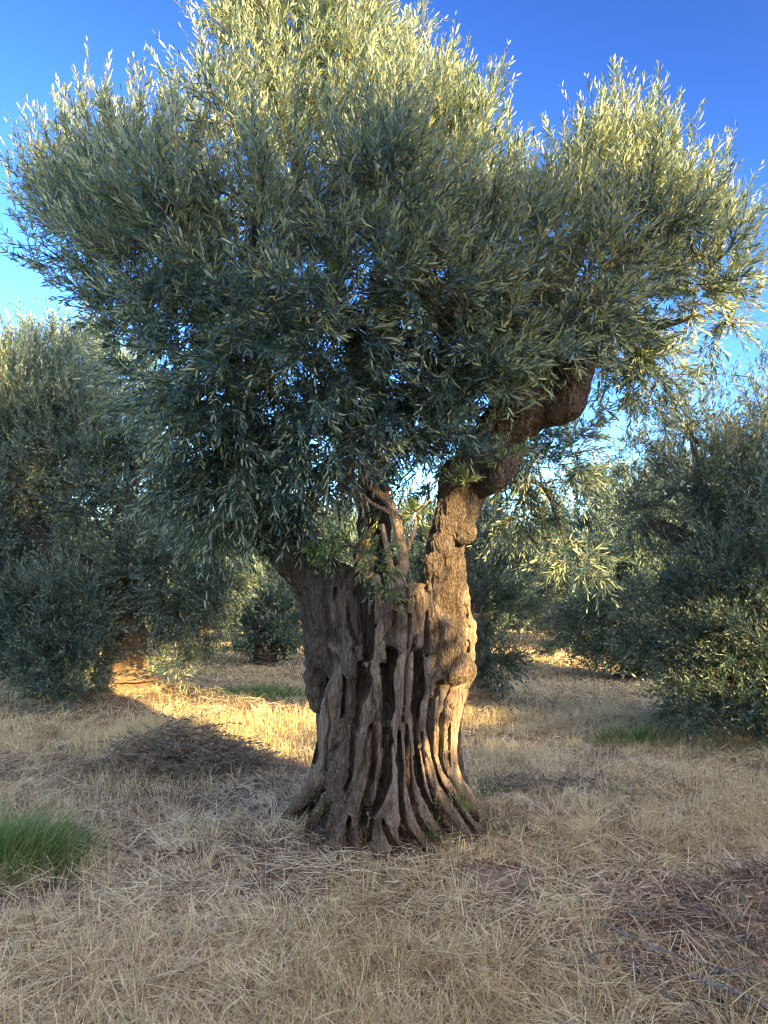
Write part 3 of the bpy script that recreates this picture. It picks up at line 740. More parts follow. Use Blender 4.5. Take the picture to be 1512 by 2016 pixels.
main_lobes = [
    # left
    PL(265, 430, 5.7, 190, 1.0, 1.0, 1), PL(180, 380, 6.1, 120, 1, 1.1), PL(335, 360, 5.9, 115, 1, 1.1), PL(235, 560, 5.3, 140, .9, .5),
    PL(330, 480, 4.7, 170, .9, .8), PL(250, 365, 5.3, 100, .8, 1),
    # upper middle
    PL(590, 130, 6.2, 190, 1.1, 1.2), PL(500, 60, 6.3, 100, 1, 1.2), PL(700, 90, 6.2, 120, 1, 1.2), PL(620, 300, 5.7, 200, .9, 1.),
    PL(470, 250, 5.6, 130, .9, 1.), PL(870, 315, 6.0, 120, 1.1, 1.2), PL(955, 395, 6.0, 85, 1, 1.1), PL(830, 370, 5.6, 180, .9, 1.), PL(780, 240, 6.1, 115, 1, 1.1),
    # middle front, in shade
    PL(540, 440, 4.6, 200, 1., .8), PL(760, 420, 4.5, 190, 1., .8), PL(640, 560, 4.3, 160, .9, .5), PL(450, 600, 4.5, 180, .9, .3),
    PL(820, 560, 4.4, 150, .9, .4), PL(940, 520, 4.8, 140, .9, .6), PL(740, 300, 5.0, 120, .8, 1),
    # right
    PL(1190, 365, 5.8, 112, 1.1, 1.2), PL(1255, 370, 5.8, 110, 1, 1.1), PL(1365, 475, 5.9, 100, 1, 1.0), PL(1120, 470, 5.5, 115, 1., .8),
    PL(1250, 460, 5.3, 160, 1., .8), PL(1370, 560, 5.6, 110, .9, .3), PL(1050, 500, 5.0, 150, .9, .6), PL(1150, 540, 4.9, 140, 1., .5), PL(1430, 640, 6.0, 70, .7, -.1),
    PL(1250, 640, 6.6, 110, .8, .1), PL(1300, 730, 6.9, 80, .8, -.1), PL(1230, 740, 6.9, 60, .7, -.1), PL(1080, 640, 4.8, 110, .8, .2), PL(970, 660, 4.7, 100, .6, .2),
    # lower left curtain
    PL(330, 690, 5.0, 140, .8, .1), PL(470, 790, 4.9, 150, .9, -.2), PL(600, 760, 4.7, 110, .7, -.1), PL(380, 860, 5.2, 110, .8, -.3), PL(520, 920, 5.1, 70, .8, -.6),
    PL(300, 800, 5.4, 90, .7, -.2), PL(700, 800, 4.9, 110, .7, -.1), PL(800, 720, 5.0, 90, .5, .1), PL(450, 980, 5.2, 60, .6, -.8), PL(860, 880, 5.2, 60, .3, .1),
    PL(700, 900, 5.6, 80, .5, -.3), PL(560, 660, 5.2, 110, .6, 0),
    PL(650, 630, 4.95, 90, 1, 0), PL(760, 660, 5.1, 80, .8, 0), PL(700, 740, 5.3, 80, .8, -.1), PL(820, 820, 5.1, 60, .8, 0), PL(640, 780, 5.2, 70, .8, -.2), PL(590, 900, 5.0, 55, 1, -.5), PL(700, 870, 5.2, 50, .8, -.3),
    PL(880, 850, 4.95, 40, .8, .1), PL(440, 1040, 5.1, 34, 1, -.8),
    PL(950, 770, 4.75, 50, .6, .3), PL(985, 720, 4.8, 50, .6, .3), PL(1060, 890, 5.6, 60, 1, -.2), PL(1130, 900, 5.9, 50, .8, -.1),
    PL(560, 985, 5.0, 34, 1, -.9), PL(480, 960, 4.9, 60, 1, -.6), PL(600, 1000, 5.1, 35, .9, -.7), PL(430, 1010, 5.1, 45, .9, -.7), PL(840, 850, 4.9, 50, .7, .1),
    PL(930, 800, 5.5, 80, .8, .1), PL(950, 700, 5.4, 90, .8, .2), PL(780, 800, 5.3, 70, .6, 0), PL(480, 880, 4.7, 80, .8, -.5), PL(400, 780, 4.6, 90, .8, -.2), PL(350, 600, 4.6, 110, .8, .2), PL(560, 960, 4.9, 50, .7, -.6),
    PL(640, 860, 4.8, 90, .8, -.4), PL(560, 850, 4.9, 90, .9, -.4), PL(760, 860, 5.1, 80, .6, -.3), PL(880, 720, 4.8, 90, .6, .1), PL(930, 730, 4.7, 70, .7, .3), PL(1000, 670, 4.6, 70, .7, .2),
    PL(420, 930, 5.0, 80, .8, -.5), PL(660, 700, 4.6, 110, .8, -.1), PL(500, 700, 4.5, 120, .9, -.1), PL(870, 800, 5.5, 70, .6, 0), PL(500, 1010, 5.15, 50, .6, -.8), PL(250, 640, 5.2, 100, .9, .2),
     PL(820, 930, 5.5, 60, .5, -.2), PL(640, 960, 5.5, 50, .4, -.4), PL(1150, 640, 5.0, 70, .9, .2), PL(900, 620, 4.5, 110, .8, .2),
    # right hanging pieces beyond the trunk
    PL(1060, 920, 6.3, 90, .9, -.3), PL(1040, 1010, 6.3, 80, .9, -.4), PL(980, 970, 6.3, 50, .7, -.3),
    PL(1120, 1060, 6.0, 60, .7, -.3), PL(1135, 1110, 6.0, 42, .8, -.5, 1, 1), PL(1060, 1050, 6.3, 45, .6, -.4),
    PL(940, 860, 4.95, 60, .35, .6),
]
rm = np.random.default_rng(21)
add_foliage(big, main_lobes, rm, M['leaf'], dens=20, ntw=8, npair=10, ll=.075, lw=.0112, tl=(.16, .36), lod=0, spikes=5, clump=1)

def C(rows): return [[*pt(a, b, Y), r_] for a, b, Y, r_ in rows]
add_limbs(big, [
    C([(497, 860, 5.48, .11), (470, 760, 5.5, .10), (420, 640, 5.4, .085), (330, 500, 5.5, .055), (250, 380, 5.7, .025)]),
    C([(480, 790, 5.5, .08), (530, 640, 5.6, .075), (570, 450, 5.8, .06), (590, 250, 6.0, .04), (600, 80, 6.2, .015)]),
    C([(440, 680, 5.4, .06), (470, 560, 5.0, .05), (500, 460, 4.7, .03), (520, 380, 4.6, .012)]),
    C([(731, 910, 5.84, .085), (740, 760, 5.8, .075), (790, 560, 5.7, .06), (830, 380, 5.8, .04), (860, 220, 5.9, .015)]),
    C([(735, 820, 5.8, .06), (680, 640, 5.3, .05), (660, 520, 4.8, .03), (690, 420, 4.6, .012)]),
    C([(1088, 625, 5.44, .12), (1110, 540, 5.5, .10), (1150, 440, 5.6, .07), (1190, 320, 5.7, .04), (1200, 220, 5.8, .015)]),
    C([(1070, 720, 5.36, .11), (1000, 620, 5.3, .08), (930, 520, 5.2, .06), (880, 440, 5.0, .03), (860, 380, 5.0, .012)]),
    C([(1150, 665, 5.2, .056), (1190, 580, 5.4, .05), (1270, 480, 5.5, .04), (1360, 420, 5.7, .02), (1400, 380, 5.8, .01)]),
    C([(1100, 590, 5.45, .08), (1200, 610, 6.0, .06), (1290, 640, 6.4, .04), (1380, 620, 6.2, .015)]),
    C([(900, 480, 4.9, .012), (925, 540, 4.85, .017), (945, 575, 4.85, .02), (960, 640, 4.95, .024), (1000, 720, 5.2, .03)]),
    C([(940, 930, 5.35, .04), (1010, 945, 5.9, .022), (1070, 960, 6.2, .016), (1110, 1060, 6.1, .012), (1130, 1130, 6.0, .006)]),
], M['limb'], 'limb', 100)
# sucker shoots in the crotch, bare and lit
sk = [
    C([(776, 1190, 5.02, .045), (784, 1150, 5.0, .042), (795, 1105, 4.98, .037), (786, 1050, 4.97, .031), (774, 1005, 4.97, .028), (765, 988, 4.97, .029), (742, 968, 5.0, .024), (714, 950, 5.05, .017)]),
    C([(781, 1145, 4.98, .026), (770, 1120, 4.95, .022), (762, 1080, 4.93, .018), (752, 1032, 4.92, .016)]),
    C([(798, 1090, 4.98, .02), (806, 1070, 4.96, .015), (816, 1045, 4.95, .013), (823, 1010, 4.95, .008), (850, 980, 4.95, .004)]),
    C([(745, 968, 5.0, .02), (736, 940, 5.05, .02), (735, 890, 5.1, .016), (738, 830, 5.15, .01)]),
    C([(764, 985, 4.98, .018), (760, 955, 5.0, .014), (748, 905, 5.05, .01), (745, 850, 5.1, .006)]),
    C([(772, 1010, 4.97, .016), (750, 1000, 4.95, .014), (724, 985, 4.97, .013), (706, 958, 5.0, .008)]),
]
add_limbs(big, sk, M['limb_sun_tint'], 'sucker_shoot', 200, 10, 20, .06)
# fresh bright leaves by the crotch, each sprig its own part
off = np.array(big.location)
for L_, dn_ in ((PL(700, 1080, 4.95, 34, 1.3, .1), 42), (PL(660, 1085, 5.0, 30, 1.1, .0), 42), (PL(738, 1100, 4.9, 28, 1.2, -.5), 42), (PL(770, 1160, 4.92, 14, 1.2, -.9), 60), (PL(620, 1090, 5.05, 20, .8, -.2), 42),
                (PL(925, 945, 4.9, 7, .8, .6), 60), (PL(990, 900, 4.85, 11, .8, .4), 60), (PL(822, 1005, 4.93, 14, .9, .6), 60)):
    lv, tw = grow([L_], rm, dens=dn_, ntw=5, npair=6, ll=.048, lw=.009, tl=(.06, .12))
    sp = mesh_np('leafy_sprig', lv[0]-off, [lv[1], lv[2]], M['leaf_bright'], big, {'rnd': lv[3]})
    mesh_np('twig', tw[0]-off, [tw[1]], M['twig'], sp)
for L_ in (PL(700, 850, 4.75, 14, 1, -1.2, 1, 2.2), PL(690, 900, 4.75, 11, 1, -1.2, 1, 2.4), PL(712, 960, 4.85, 10, 1, -1.2, 1, 2.2)):
    lv, tw = grow([L_], rm, dens=40, ntw=4, npair=6, ll=.06, lw=.008, tl=(.1, .2))
    mesh_np('withered_sprig', lv[0]-off, [lv[1], lv[2]], M['leaf_dry'], big, {'rnd': lv[3]})
# single long shoots that stand clear of the crown: (base px, tip px, distance)
shoots = [(352, 290, 340, 105, 4.6), (330, 300, 355, 160, 4.7), (200, 350, 118, 205, 4.7), (230, 340, 150, 240, 4.8), (1385, 350, 1425, 252, 5.1), (1350, 380, 1362, 305, 5.1), (1400, 400, 1400, 320, 5.3),
          (400, 130, 402, 5, 6.1), (430, 120, 440, 20, 6.1), (1232, 270, 1230, 142, 5.9), (1192, 290, 1188, 152, 5.9), (1290, 320, 1300, 235, 5.9), (1330, 330, 1328, 228, 5.9), (905, 210, 903, 85, 6.0), (960, 240, 962, 118, 6.0), (1002, 290, 1004, 165, 6.0), (848, 190, 852, 90, 6.1), (800, 160, 805, 20, 5.6),
          (195, 280, 193, 152, 6.1), (246, 280, 248, 152, 6.0), (165, 300, 150, 190, 6.1), (80, 350, 66, 232, 6.0), (60, 420, 42, 285, 6.0), (60, 500, 38, 392, 5.8), (110, 540, 55, 512, 5.3), (1470, 470, 1492, 385, 5.9), (1480, 600, 1508, 520, 5.9), (1120, 400, 1110, 300, 5.9), (1160, 280, 1150, 195, 5.9), (1165, 800, 1200, 840, 5.6), (1120, 850, 1215, 858, 5.7), (1130, 870, 1190, 810, 5.7)]
A_ = np.array([pt(a, b, Y) for a, b, c_, d_, Y in shoots]); B_ = np.array([pt(c_, d_, Y) for a, b, c_, d_, Y in shoots])
D_ = B_-A_; L_ = np.linalg.norm(D_, axis=1); D_ = D_/L_[:, None]
for i in range(len(A_)):
    a0, d0, l0 = A_[i], D_[i], L_[i]
    P3 = np.array([a0-d0*.15, a0+rm.normal(size=3)*.05, a0+d0*l0*.35]); D3 = norm(np.array([d0, d0+rm.normal(size=3)*.18, d0+rm.normal(size=3)*.25])); L3 = np.array([l0+.15, l0*.75, l0*.4])
    Bn3 = rm.normal(size=P3.shape)*.06
    lv = leaves_from_twigs(P3, D3, L3, Bn3, 13, .078, .0112, rm, 0)
    sh = mesh_np('upright_shoot', lv[0]-off, [lv[1], lv[2]], M['leaf'], big, {'rnd': lv[3]})
    pts3 = P3[:, None]+D3[:, None]*(L3[:, None]*np.array([[0, .5, 1.]]))[..., None]+Bn3[:, None]*(L3[:, None]*np.array([[0, .25, 1.]]))[..., None]
    v_, q = tube_batch(pts3, np.array([[.004, .003, .001]])*np.ones((3, 1)), 4)
    mesh_np('stem', v_-off, [q], M['twig'], sh)
# a few green olives
def fruit(c, r_):
    k = 10; u = np.linspace(0, np.pi, 7); w_ = np.arange(k)/k*2*np.pi
    v_ = np.stack([np.sin(u)[:, None]*np.cos(w_), np.sin(u)[:, None]*np.sin(w_), np.cos(u)[:, None]*1.3*np.ones(k)], -1).reshape(-1, 3)*r_+c
    idx = np.arange(7*k).reshape(7, k)
    return v_, np.stack([idx[:-1], np.roll(idx[:-1], -1, 1), np.roll(idx[1:], -1, 1), idx[1:]], -1).reshape(-1, 4)
for (a, b, Y) in ((349, 376, 4.05), (425, 398, 4.05), (575, 257, 4.6), (600, 230, 4.7), (440, 395, 4.02)):
    v_, q = fruit(pt(a, b, Y), .013)
    mesh_np('olive_fruit', v_-off, [q], M['olive'], big, smooth=True)

# ------------------------------------------------------------------ neighbouring olive trees
def base_flare(x, y, r_, seed):
    z = float(ground_h(x, y)); rows = []
    return [[x, y, z-.1, r_*2.0], [x, y, z+.12, r_*1.45], [x+.02, y, z+.4, r_*1.05], [x, y, z+.9, r_], [x, y, z+1.3, r_*1.05]]

def orchard_tree(name_label, base, lobes, limbs, seed, trunk_r=.3, dens=8, ll=.072, lw=.016, group=None, ntw=8, npair=7, stem=True, trunk_mat='limb', tl=(.16, .34)):
    t = empty('olive_tree', (base[0], base[1], float(ground_h(base[0], base[1]))))
    tag(t, name_label, 'tree', group)
    rg = np.random.default_rng(seed)
    v_, q, tt = bough(base_flare(base[0], base[1], trunk_r, seed), 60, 60, seed, .24)
    mesh_np('trunk', v_-np.array(t.location), [q, tt], M[trunk_mat], t, smooth=True)
    top = np.array([base[0], base[1], float(ground_h(base[0], base[1]))+1.1])
    if limbs is None:
        limbs = []
        big_l = sorted(lobes, key=lambda l: -l[3]*l[4]*l[5])[:7]
        for l in big_l:
            c = np.array(l[:3])
            if c[2] < 1.2: continue
            mid = top*.5+c*.5+np.array([0, 0, .1])
            limbs.append([[*top, trunk_r*.55], [*mid, trunk_r*.3], [*c, trunk_r*.12], [*(c+(c-mid)*.4), .012]])
    add_limbs(t, limbs, M['limb'], 'limb', seed, 10, 16)
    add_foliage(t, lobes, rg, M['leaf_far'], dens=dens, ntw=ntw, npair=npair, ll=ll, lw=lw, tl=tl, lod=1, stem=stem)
    return t

# left neighbour
lx, ly = pt(240, 1372, 11.6)[0], 11.6
tl_ = orchard_tree('broad shaded olive tree at left with sunlit root flare and leafy skirt', (lx, ly), [
    PL(60, 800, 11.4, 160, 1, 1), PL(-80, 850, 11.5, 180, 1, 1), PL(180, 870, 11.2, 150, 1, .8), PL(300, 900, 12, 130, .7, .3), PL(110, 720, 11.8, 110, 1, 1),
    PL(30, 950, 10.9, 120, 1, .3), PL(170, 1000, 11.2, 100, .65, .2), PL(250, 1100, 11.0, 60, .7, .1), PL(300, 1040, 11.2, 70, .7, .1), PL(-60, 1080, 11, 140, 1, .1), PL(40, 1210, 10.6, 115, 1.1, .3), PL(145, 1195, 10.6, 92, 1.1, .3),
    PL(330, 1130, 11.3, 110, 1, .1), PL(410, 1080, 11.8, 85, .9, -.1), PL(440, 1150, 11.8, 60, .9, -.2), PL(380, 1220, 11.4, 80, .9, -.1), PL(335, 1200, 11, 60, .9, 0), PL(345, 1305, 10.9, 40, .8, .1),
    PL(120, 1280, 10.5, 100, 1.2, .5), PL(150, 1340, 10.4, 52, 1.3, .9), PL(90, 1345, 10.4, 45, 1.2, .9), PL(30, 1270, 10.8, 90, 1, .4), PL(-60, 1230, 11, 110, 1, .2), PL(340, 1000, 12.2, 90, .6, .1)],
    [C([(250, 1230, 11.6, .28), (215, 1160, 11.4, .24), (140, 1110, 11.2, .2), (80, 1065, 11.1, .18), (50, 1000, 11.1, .15), (30, 930, 11.2, .08)]),
     C([(245, 1250, 11.6, .3), (248, 1180, 11.5, .26), (250, 1110, 11.5, .2), (245, 1060, 11.4, .13)]),
     C([(245, 1070, 11.4, .09), (250, 1000, 11.4, .06), (262, 930, 11.4, .04), (268, 860, 11.4, .02)]),
     C([(240, 1065, 11.4, .08), (225, 1020, 11.4, .06), (250, 970, 11.4, .04), (262, 900, 11.5, .02)]),
     C([(250, 1065, 11.4, .07), (272, 1010, 11.4, .05), (300, 960, 11.4, .03), (330, 900, 11.6, .015)]),
     C([(250, 1150, 11.5, .2), (310, 1100, 11.6, .12), (380, 1060, 11.8, .05), (430, 1060, 11.9, .015)])],
    31, .32, dens=12, ll=.075, lw=.017, trunk_mat='limb_sun_tint')
# right neighbour
rx_, ry_ = pt(1560, 1500, 9.6)[0], 9.6
orchard_tree('dense shaded olive tree at right edge, its foliage skirt resting on the ground', (rx_, ry_), [
    PL(1440, 960, 9.0, 130, 1, .6), PL(1540, 900, 9.2, 150, 1, .9), PL(1340, 960, 9.3, 110, .7, .3), PL(1480, 1100, 8.8, 150, 1, .4), PL(1330, 1130, 9.2, 80, .6, .2), PL(1600, 1100, 9, 160, 1, .4),
    PL(1420, 1220, 8.7, 140, 1.1, .3), PL(1520, 1280, 8.5, 140, 1.1, .3), PL(1360, 1310, 8.8, 100, 1.1, .1), PL(1440, 1380, 8.5, 95, 1.2, .2), PL(1520, 1400, 8.4, 90, 1.2, .2), PL(1360, 1400, 8.5, 65, 1.0, 0),
    PL(1310, 830, 9.6, 100, .42, .2), PL(1400, 820, 9.6, 90, .35, .3), PL(1260, 900, 9.8, 70, .5, -.1), PL(1530, 760, 9.2, 60, .9, .9), PL(1260, 1000, 9.6, 70, .6, -.1), PL(1640, 900, 9.5, 160, 1, .6), PL(1290, 1230, 9.2, 90, 1, .1),
    PL(1430, 1180, 9.8, 120, .9, .2), PL(1640, 1320, 8.8, 130, 1, .3)],
    [C([(1560, 1260, 9.6, .25), (1480, 1140, 9.4, .18), (1400, 1085, 9.2, .14), (1330, 1055, 9.2, .12), (1280, 1025, 9.3, .06)]),
     C([(1480, 1140, 9.4, .12), (1470, 1000, 9.4, .07), (1440, 920, 9.5, .05), (1360, 860, 9.6, .03), (1290, 800, 9.6, .012)]),
     C([(1420, 1080, 9.3, .08), (1380, 960, 9.5, .05), (1360, 850, 9.6, .03), (1340, 780, 9.7, .012)]),
     C([(1560, 1260, 9.6, .24), (1570, 1100, 9.5, .18), (1560, 960, 9.4, .1), (1540, 820, 9.3, .03)])],
    32, .3, dens=12, ll=.068, lw=.0145)
# dark tree right of centre, further back
orchard_tree('dark low-hanging olive tree between the twisted trunk and the right-edge tree', (pt(1260, 1340, 15)[0], 15), [
    PL(1240, 1180, 15, 120, 1.1, .3), PL(1170, 1230, 15, 90, 1.1, .1), PL(1290, 1260, 14.5, 90, 1.1, .1), PL(1230, 1280, 14.4, 70, 1.2, .1), PL(1250, 1080, 15.5, 110, 1, .7), PL(1300, 1130, 15.5, 110, 1, .5), PL(1180, 1120, 15.5, 70, .9, .3), PL(1120, 1240, 17, 60, 1.1, .2), PL(1100, 1255, 18, 45, 1.1, .2)],
    None, 33, .3, dens=7, ll=.09, lw=.022, stem=False)
# right behind the trunk
orchard_tree('olive tree with lit skirt peeping out directly behind the thick trunk', (pt(925, 1366, 11.5)[0], 11.5), [
    PL(960, 1190, 11.6, 85, 1, .2), PL(985, 1100, 12, 75, .9, .4), PL(960, 1280, 11.4, 60, 1.1, .1), PL(985, 1310, 11.2, 45, 1, -.1), PL(900, 1100, 12.5, 90, 1, .6), PL(1020, 1190, 12, 45, .8, -.1), PL(850, 1180, 12.4, 90, 1, .2), PL(930, 1040, 12.5, 80, .9, .8), PL(830, 1060, 12.6, 80, .9, .8), PL(940, 1340, 11.3, 28, 1.2, .8), PL(850, 1290, 11.6, 60, 1, .2)],
    None, 34, .26, dens=9, ll=.075, lw=.018, trunk_mat='limb_sun_tint')
# bush-like tree behind on the left
orchard_tree('round dark green olive shrub low to the ground left of the twisted trunk', (pt(520, 1300, 17.5)[0], 17.5), [
    PL(520, 1225, 17.5, 75, 1.2, .4), PL(470, 1250, 17.4, 45, 1.2, .2), PL(575, 1240, 17.4, 50, 1.2, .2), PL(530, 1160, 18, 70, 1.1, .7), PL(600, 1180, 18, 60, 1, .5), PL(450, 1180, 18.5, 60, 1, .4)],
    None, 35, .22, dens=7, ll=.10, lw=.026, stem=False)
# pale tall tree far right
orchard_tree('tall pale sunlit olive tree far behind, between trunk and right-edge tree', (pt(1200, 1262, 27)[0], 27), [
    PL(1190, 985, 27, 60, 1, 1), PL(1220, 1040, 27, 70, 1, .6), PL(1160, 1060, 27, 60, 1, .5), PL(1200, 1130, 27, 80, 1, .3), PL(1185, 945, 27, 32, 1, 1), PL(1260, 960, 27.5, 60, 1, .7)],
    None, 36, .3, dens=3.6, ll=.15, lw=.04, stem=False, tl=(.25, .5))
# far left top behind the left tree
orchard_tree('sunlit olive crown rising behind the broad left tree', (pt(60, 1290, 17)[0], 17), [
    PL(60, 730, 16.5, 90, 1, 1), PL(150, 700, 16.8, 80, 1, 1), PL(-40, 760, 16.8, 100, 1, 1), PL(230, 760, 17, 90, 1, .8), PL(100, 820, 17, 150, 1, .6), PL(260, 860, 17, 120, .9, .5), PL(320, 960, 17.3, 90, .7, .2), PL(-60, 900, 17, 150, 1, .5), PL(120, 1000, 17, 160, 1, .3), PL(280, 1080, 17, 110, .9, .1), PL(80, 1150, 17, 150, 1, .2), PL(-80, 1120, 17, 150, 1, .2)],
    None, 37, .32, dens=5.2, ll=.10, lw=.024, stem=False, tl=(.22, .4))

# prototypes for the rows further off; copies share their meshes
def proto(seed, loc):
    rg = np.random.default_rng(seed); lobes = []
    for i in range(13):
        a = rg.uniform(0, 2*np.pi); zz = rg.uniform(.7, 4.4); rad = 1.5*math.sqrt(max(.1, 1-((zz-2.2)/3.0)**2))
        r_ = rg.uniform(.75, 1.15)
        lobes.append((loc[0]+rad*math.cos(a), loc[1]+rad*math.sin(a), zz+.15, r_, r_, r_*.9, 1, .5))
    return orchard_tree('olive tree in the far rows', loc, lobes, None, seed, .28, dens=3.2, ll=.14, lw=.038, stem=False, tl=(.25, .45))

def copy_tree(t, x, y, rot, s, label, group=None):
    r_ = t.copy(); COL.objects.link(r_)
    for ch in t.children:
        c = ch.copy(); COL.objects.link(c); c.parent = r_
    r_.location = (x, y, float(ground_h(x, y))); r_.rotation_euler = (0, 0, rot); r_.scale = (s, s, s)
    r_['label'] = label
    if group: r_['group'] = group
    return r_

GRP = 'olive trees in the far rows'
pa = proto(51, (pt(600, 1290, 23)[0], 23.0)); tag(pa, 'far olive tree seen through the gap left of the twisted trunk', 'tree', GRP)
pb = proto(52, (pt(690, 1280, 30)[0], 30.0)); tag(pb, 'farther olive tree hidden mostly behind the left shoulder of the twisted trunk', 'tree', GRP)
far = [(400, 25, 1.0, 'far olive tree above the dark shrub, seen between left tree and trunk'), (300, 31, 1.1, 'far olive tree behind the foliage of the broad left tree'),
       (820, 27, 1.0, 'far olive tree straight behind the twisted trunk'), (960, 24, .95, 'far olive tree behind the lit skirt right of the trunk'),
       (1075, 34, 1.0, 'far olive tree at the end of the grass lane right of the trunk'), (1010, 40, 1.0, 'small far olive tree left of the end of the grass lane'),
       (1350, 24, 1.1, 'olive tree far behind the right-edge tree'), (1480, 20, 1.1, 'olive tree filling in behind the right-edge crown'), (1300, 32, 1.1, 'far olive tree behind the dark low-hanging one'),
       (180, 26, 1.1, 'far olive tree behind the left crown, right part'), (20, 24, 1.1, 'far olive tree behind the left crown, at the picture edge'), (1150, 42, 1.1, 'distant olive tree under the pale tall one'),
       (500, 38, 1.1, 'distant olive tree in the row behind the shrub'), (620, 42, 1.1, 'distant olive tree in the leftmost gap beside the trunk'), (740, 44, 1.2, 'distant olive tree hidden behind trunk'), (880, 46, 1.2, 'distant olive tree right behind trunk'),
       (1060, 50, 1.2, 'most distant olive tree closing the grass lane'), (1260, 48, 1.2, 'distant olive tree in the right-hand row'), (1420, 44, 1.2, 'distant olive tree in the right-hand row near the edge'), (1560, 30, 1.2, 'olive tree outside the right edge'),
       (380, 48, 1.2, 'distant olive tree in the left-hand row'), (240, 46, 1.2, 'distant olive tree in the left-hand row behind the left trunk'), (90, 42, 1.2, 'distant olive tree in the left-hand row near the edge'), (-60, 34, 1.2, 'olive tree outside the left edge')]
rg = np.random.default_rng(8)
for i, (px, Y, s, lab) in enumerate(far):
    copy_tree((pa, pb)[i % 2], (px-756)/F*Y, Y+rg.uniform(-.5, .5), rg.uniform(0, 6.28), s*rg.uniform(.9, 1.1), lab, GRP)

# ------------------------------------------------------------------ orchard trees behind the photographer: they throw the shade
def SL(p_, q_, z, r_, dn=1., rz=None, up=.5):
    x, y = NP*p_+S*q_
    return (x, y, z, r_, r_, rz or r_, dn, up)
def shade_tree(label, p_, q_, lobes, seed):
    x, y = NP*p_+S*q_
    return orchard_tree(label, (x, y), lobes, None, seed, .3, dens=11, ll=.15, lw=.05, stem=False, tl=(.2, .4))
TE = math.tan(SUN_EL)
# heights below are at the main tree; dz lifts them to where the caster stands
q0 = -4.3
def lift(q_): return (q_-q0)*TE
d1 = lift(5.5)
shade_tree('tall olive tree behind the photographer', 1.3, 5.5, [SL(1.9, 5.5, 2.8+d1*.0+0.0, 1.35), SL(1.2, 5.5, 4.6, 1.5), SL(0.2, 5.6, 5.2, 1.5), SL(2.0, 5.5, 5.2, 1.15), SL(-.8, 5.5, 3.5, 1.5), SL(.6, 5.5, 2.2, 1.5), SL(-1.5, 5.5, 5.0, 1.4),
           SL(-2.6, 5.5, 4.2, 1.5), SL(-1.0, 5.5, 1.6, 1.4), SL(.3, 5.5, 6.0, .9), SL(-2.6, 5.5, 2.2, 1.4), SL(1.9, 5.5, 1.2, 1.2), SL(2.0, 5.5, 4.2, .95), SL(1.5, 5.5, 6.5, .9), SL(.8, 5.5, 5.9, .9), SL(2.25, 5.5, 5.95, .75), SL(2.3, 5.5, 2.4, .95), SL(2.42, 5.5, 3.3, .85), SL(2.5, 5.5, 1.2, 1.0)], 61)
d2 = lift(7.5)
shade_tree('olive tree behind the photographer to the right', 5.4, 7.5, [SL(4.5, 7.5, .0+d2-1.0, 1.35), SL(5.6, 7.5, d2-1.0, 1.4), SL(6.9, 7.5, d2-1.1, 1.4), SL(5.0, 7.6, d2-2.2, 1.3), SL(3.5, 7.5, d2-1.3, 1.0), SL(4.8, 7.5, d2-.9, .8), SL(3.8, 7.5, d2-1.9, 1.0),
           SL(4.4, 7.5, 3.05+d2, .8), SL(3.75, 7.5, 3.2+d2, .9), SL(3.5, 7.5, 2.75+d2, .55), SL(3.3, 7.5, 3.6+d2, .8), SL(7.2, 7.5, 2.0+d2, .9), SL(6.15, 7.5, 4.75, .85), SL(7.4, 7.5, d2-.8, 1.2)], 62)
d3 = lift(8.)
shade_tree('olive tree to the right of the photographer', 10.2, 8., [SL(9.2, 8, d3-1.2, 1.5), SL(10.5, 8, d3-1.1, 1.5), SL(9.8, 8, d3+1.9, 1.35), SL(11.2, 8, d3+1.5, 1.5), SL(8.7, 8, d3+2.4, .9), SL(9.1, 8, 3.7, .8), SL(10, 8, 3.6, .9), SL(12, 8, d3, 1.5), SL(10.2, 8, d3+.6, .7)], 63)
d4 = lift(7.)
shade_tree('olive tree to the left behind the photographer', -5., 7., [SL(-4.6, 7, 2.0, 1.6), SL(-5.8, 7, 3.8, 1.6), SL(-4.2, 7, 4.6, 1.4), SL(-6.4, 7, 2.0, 1.6), SL(-5.2, 7, 5.3, 1.1)], 64)

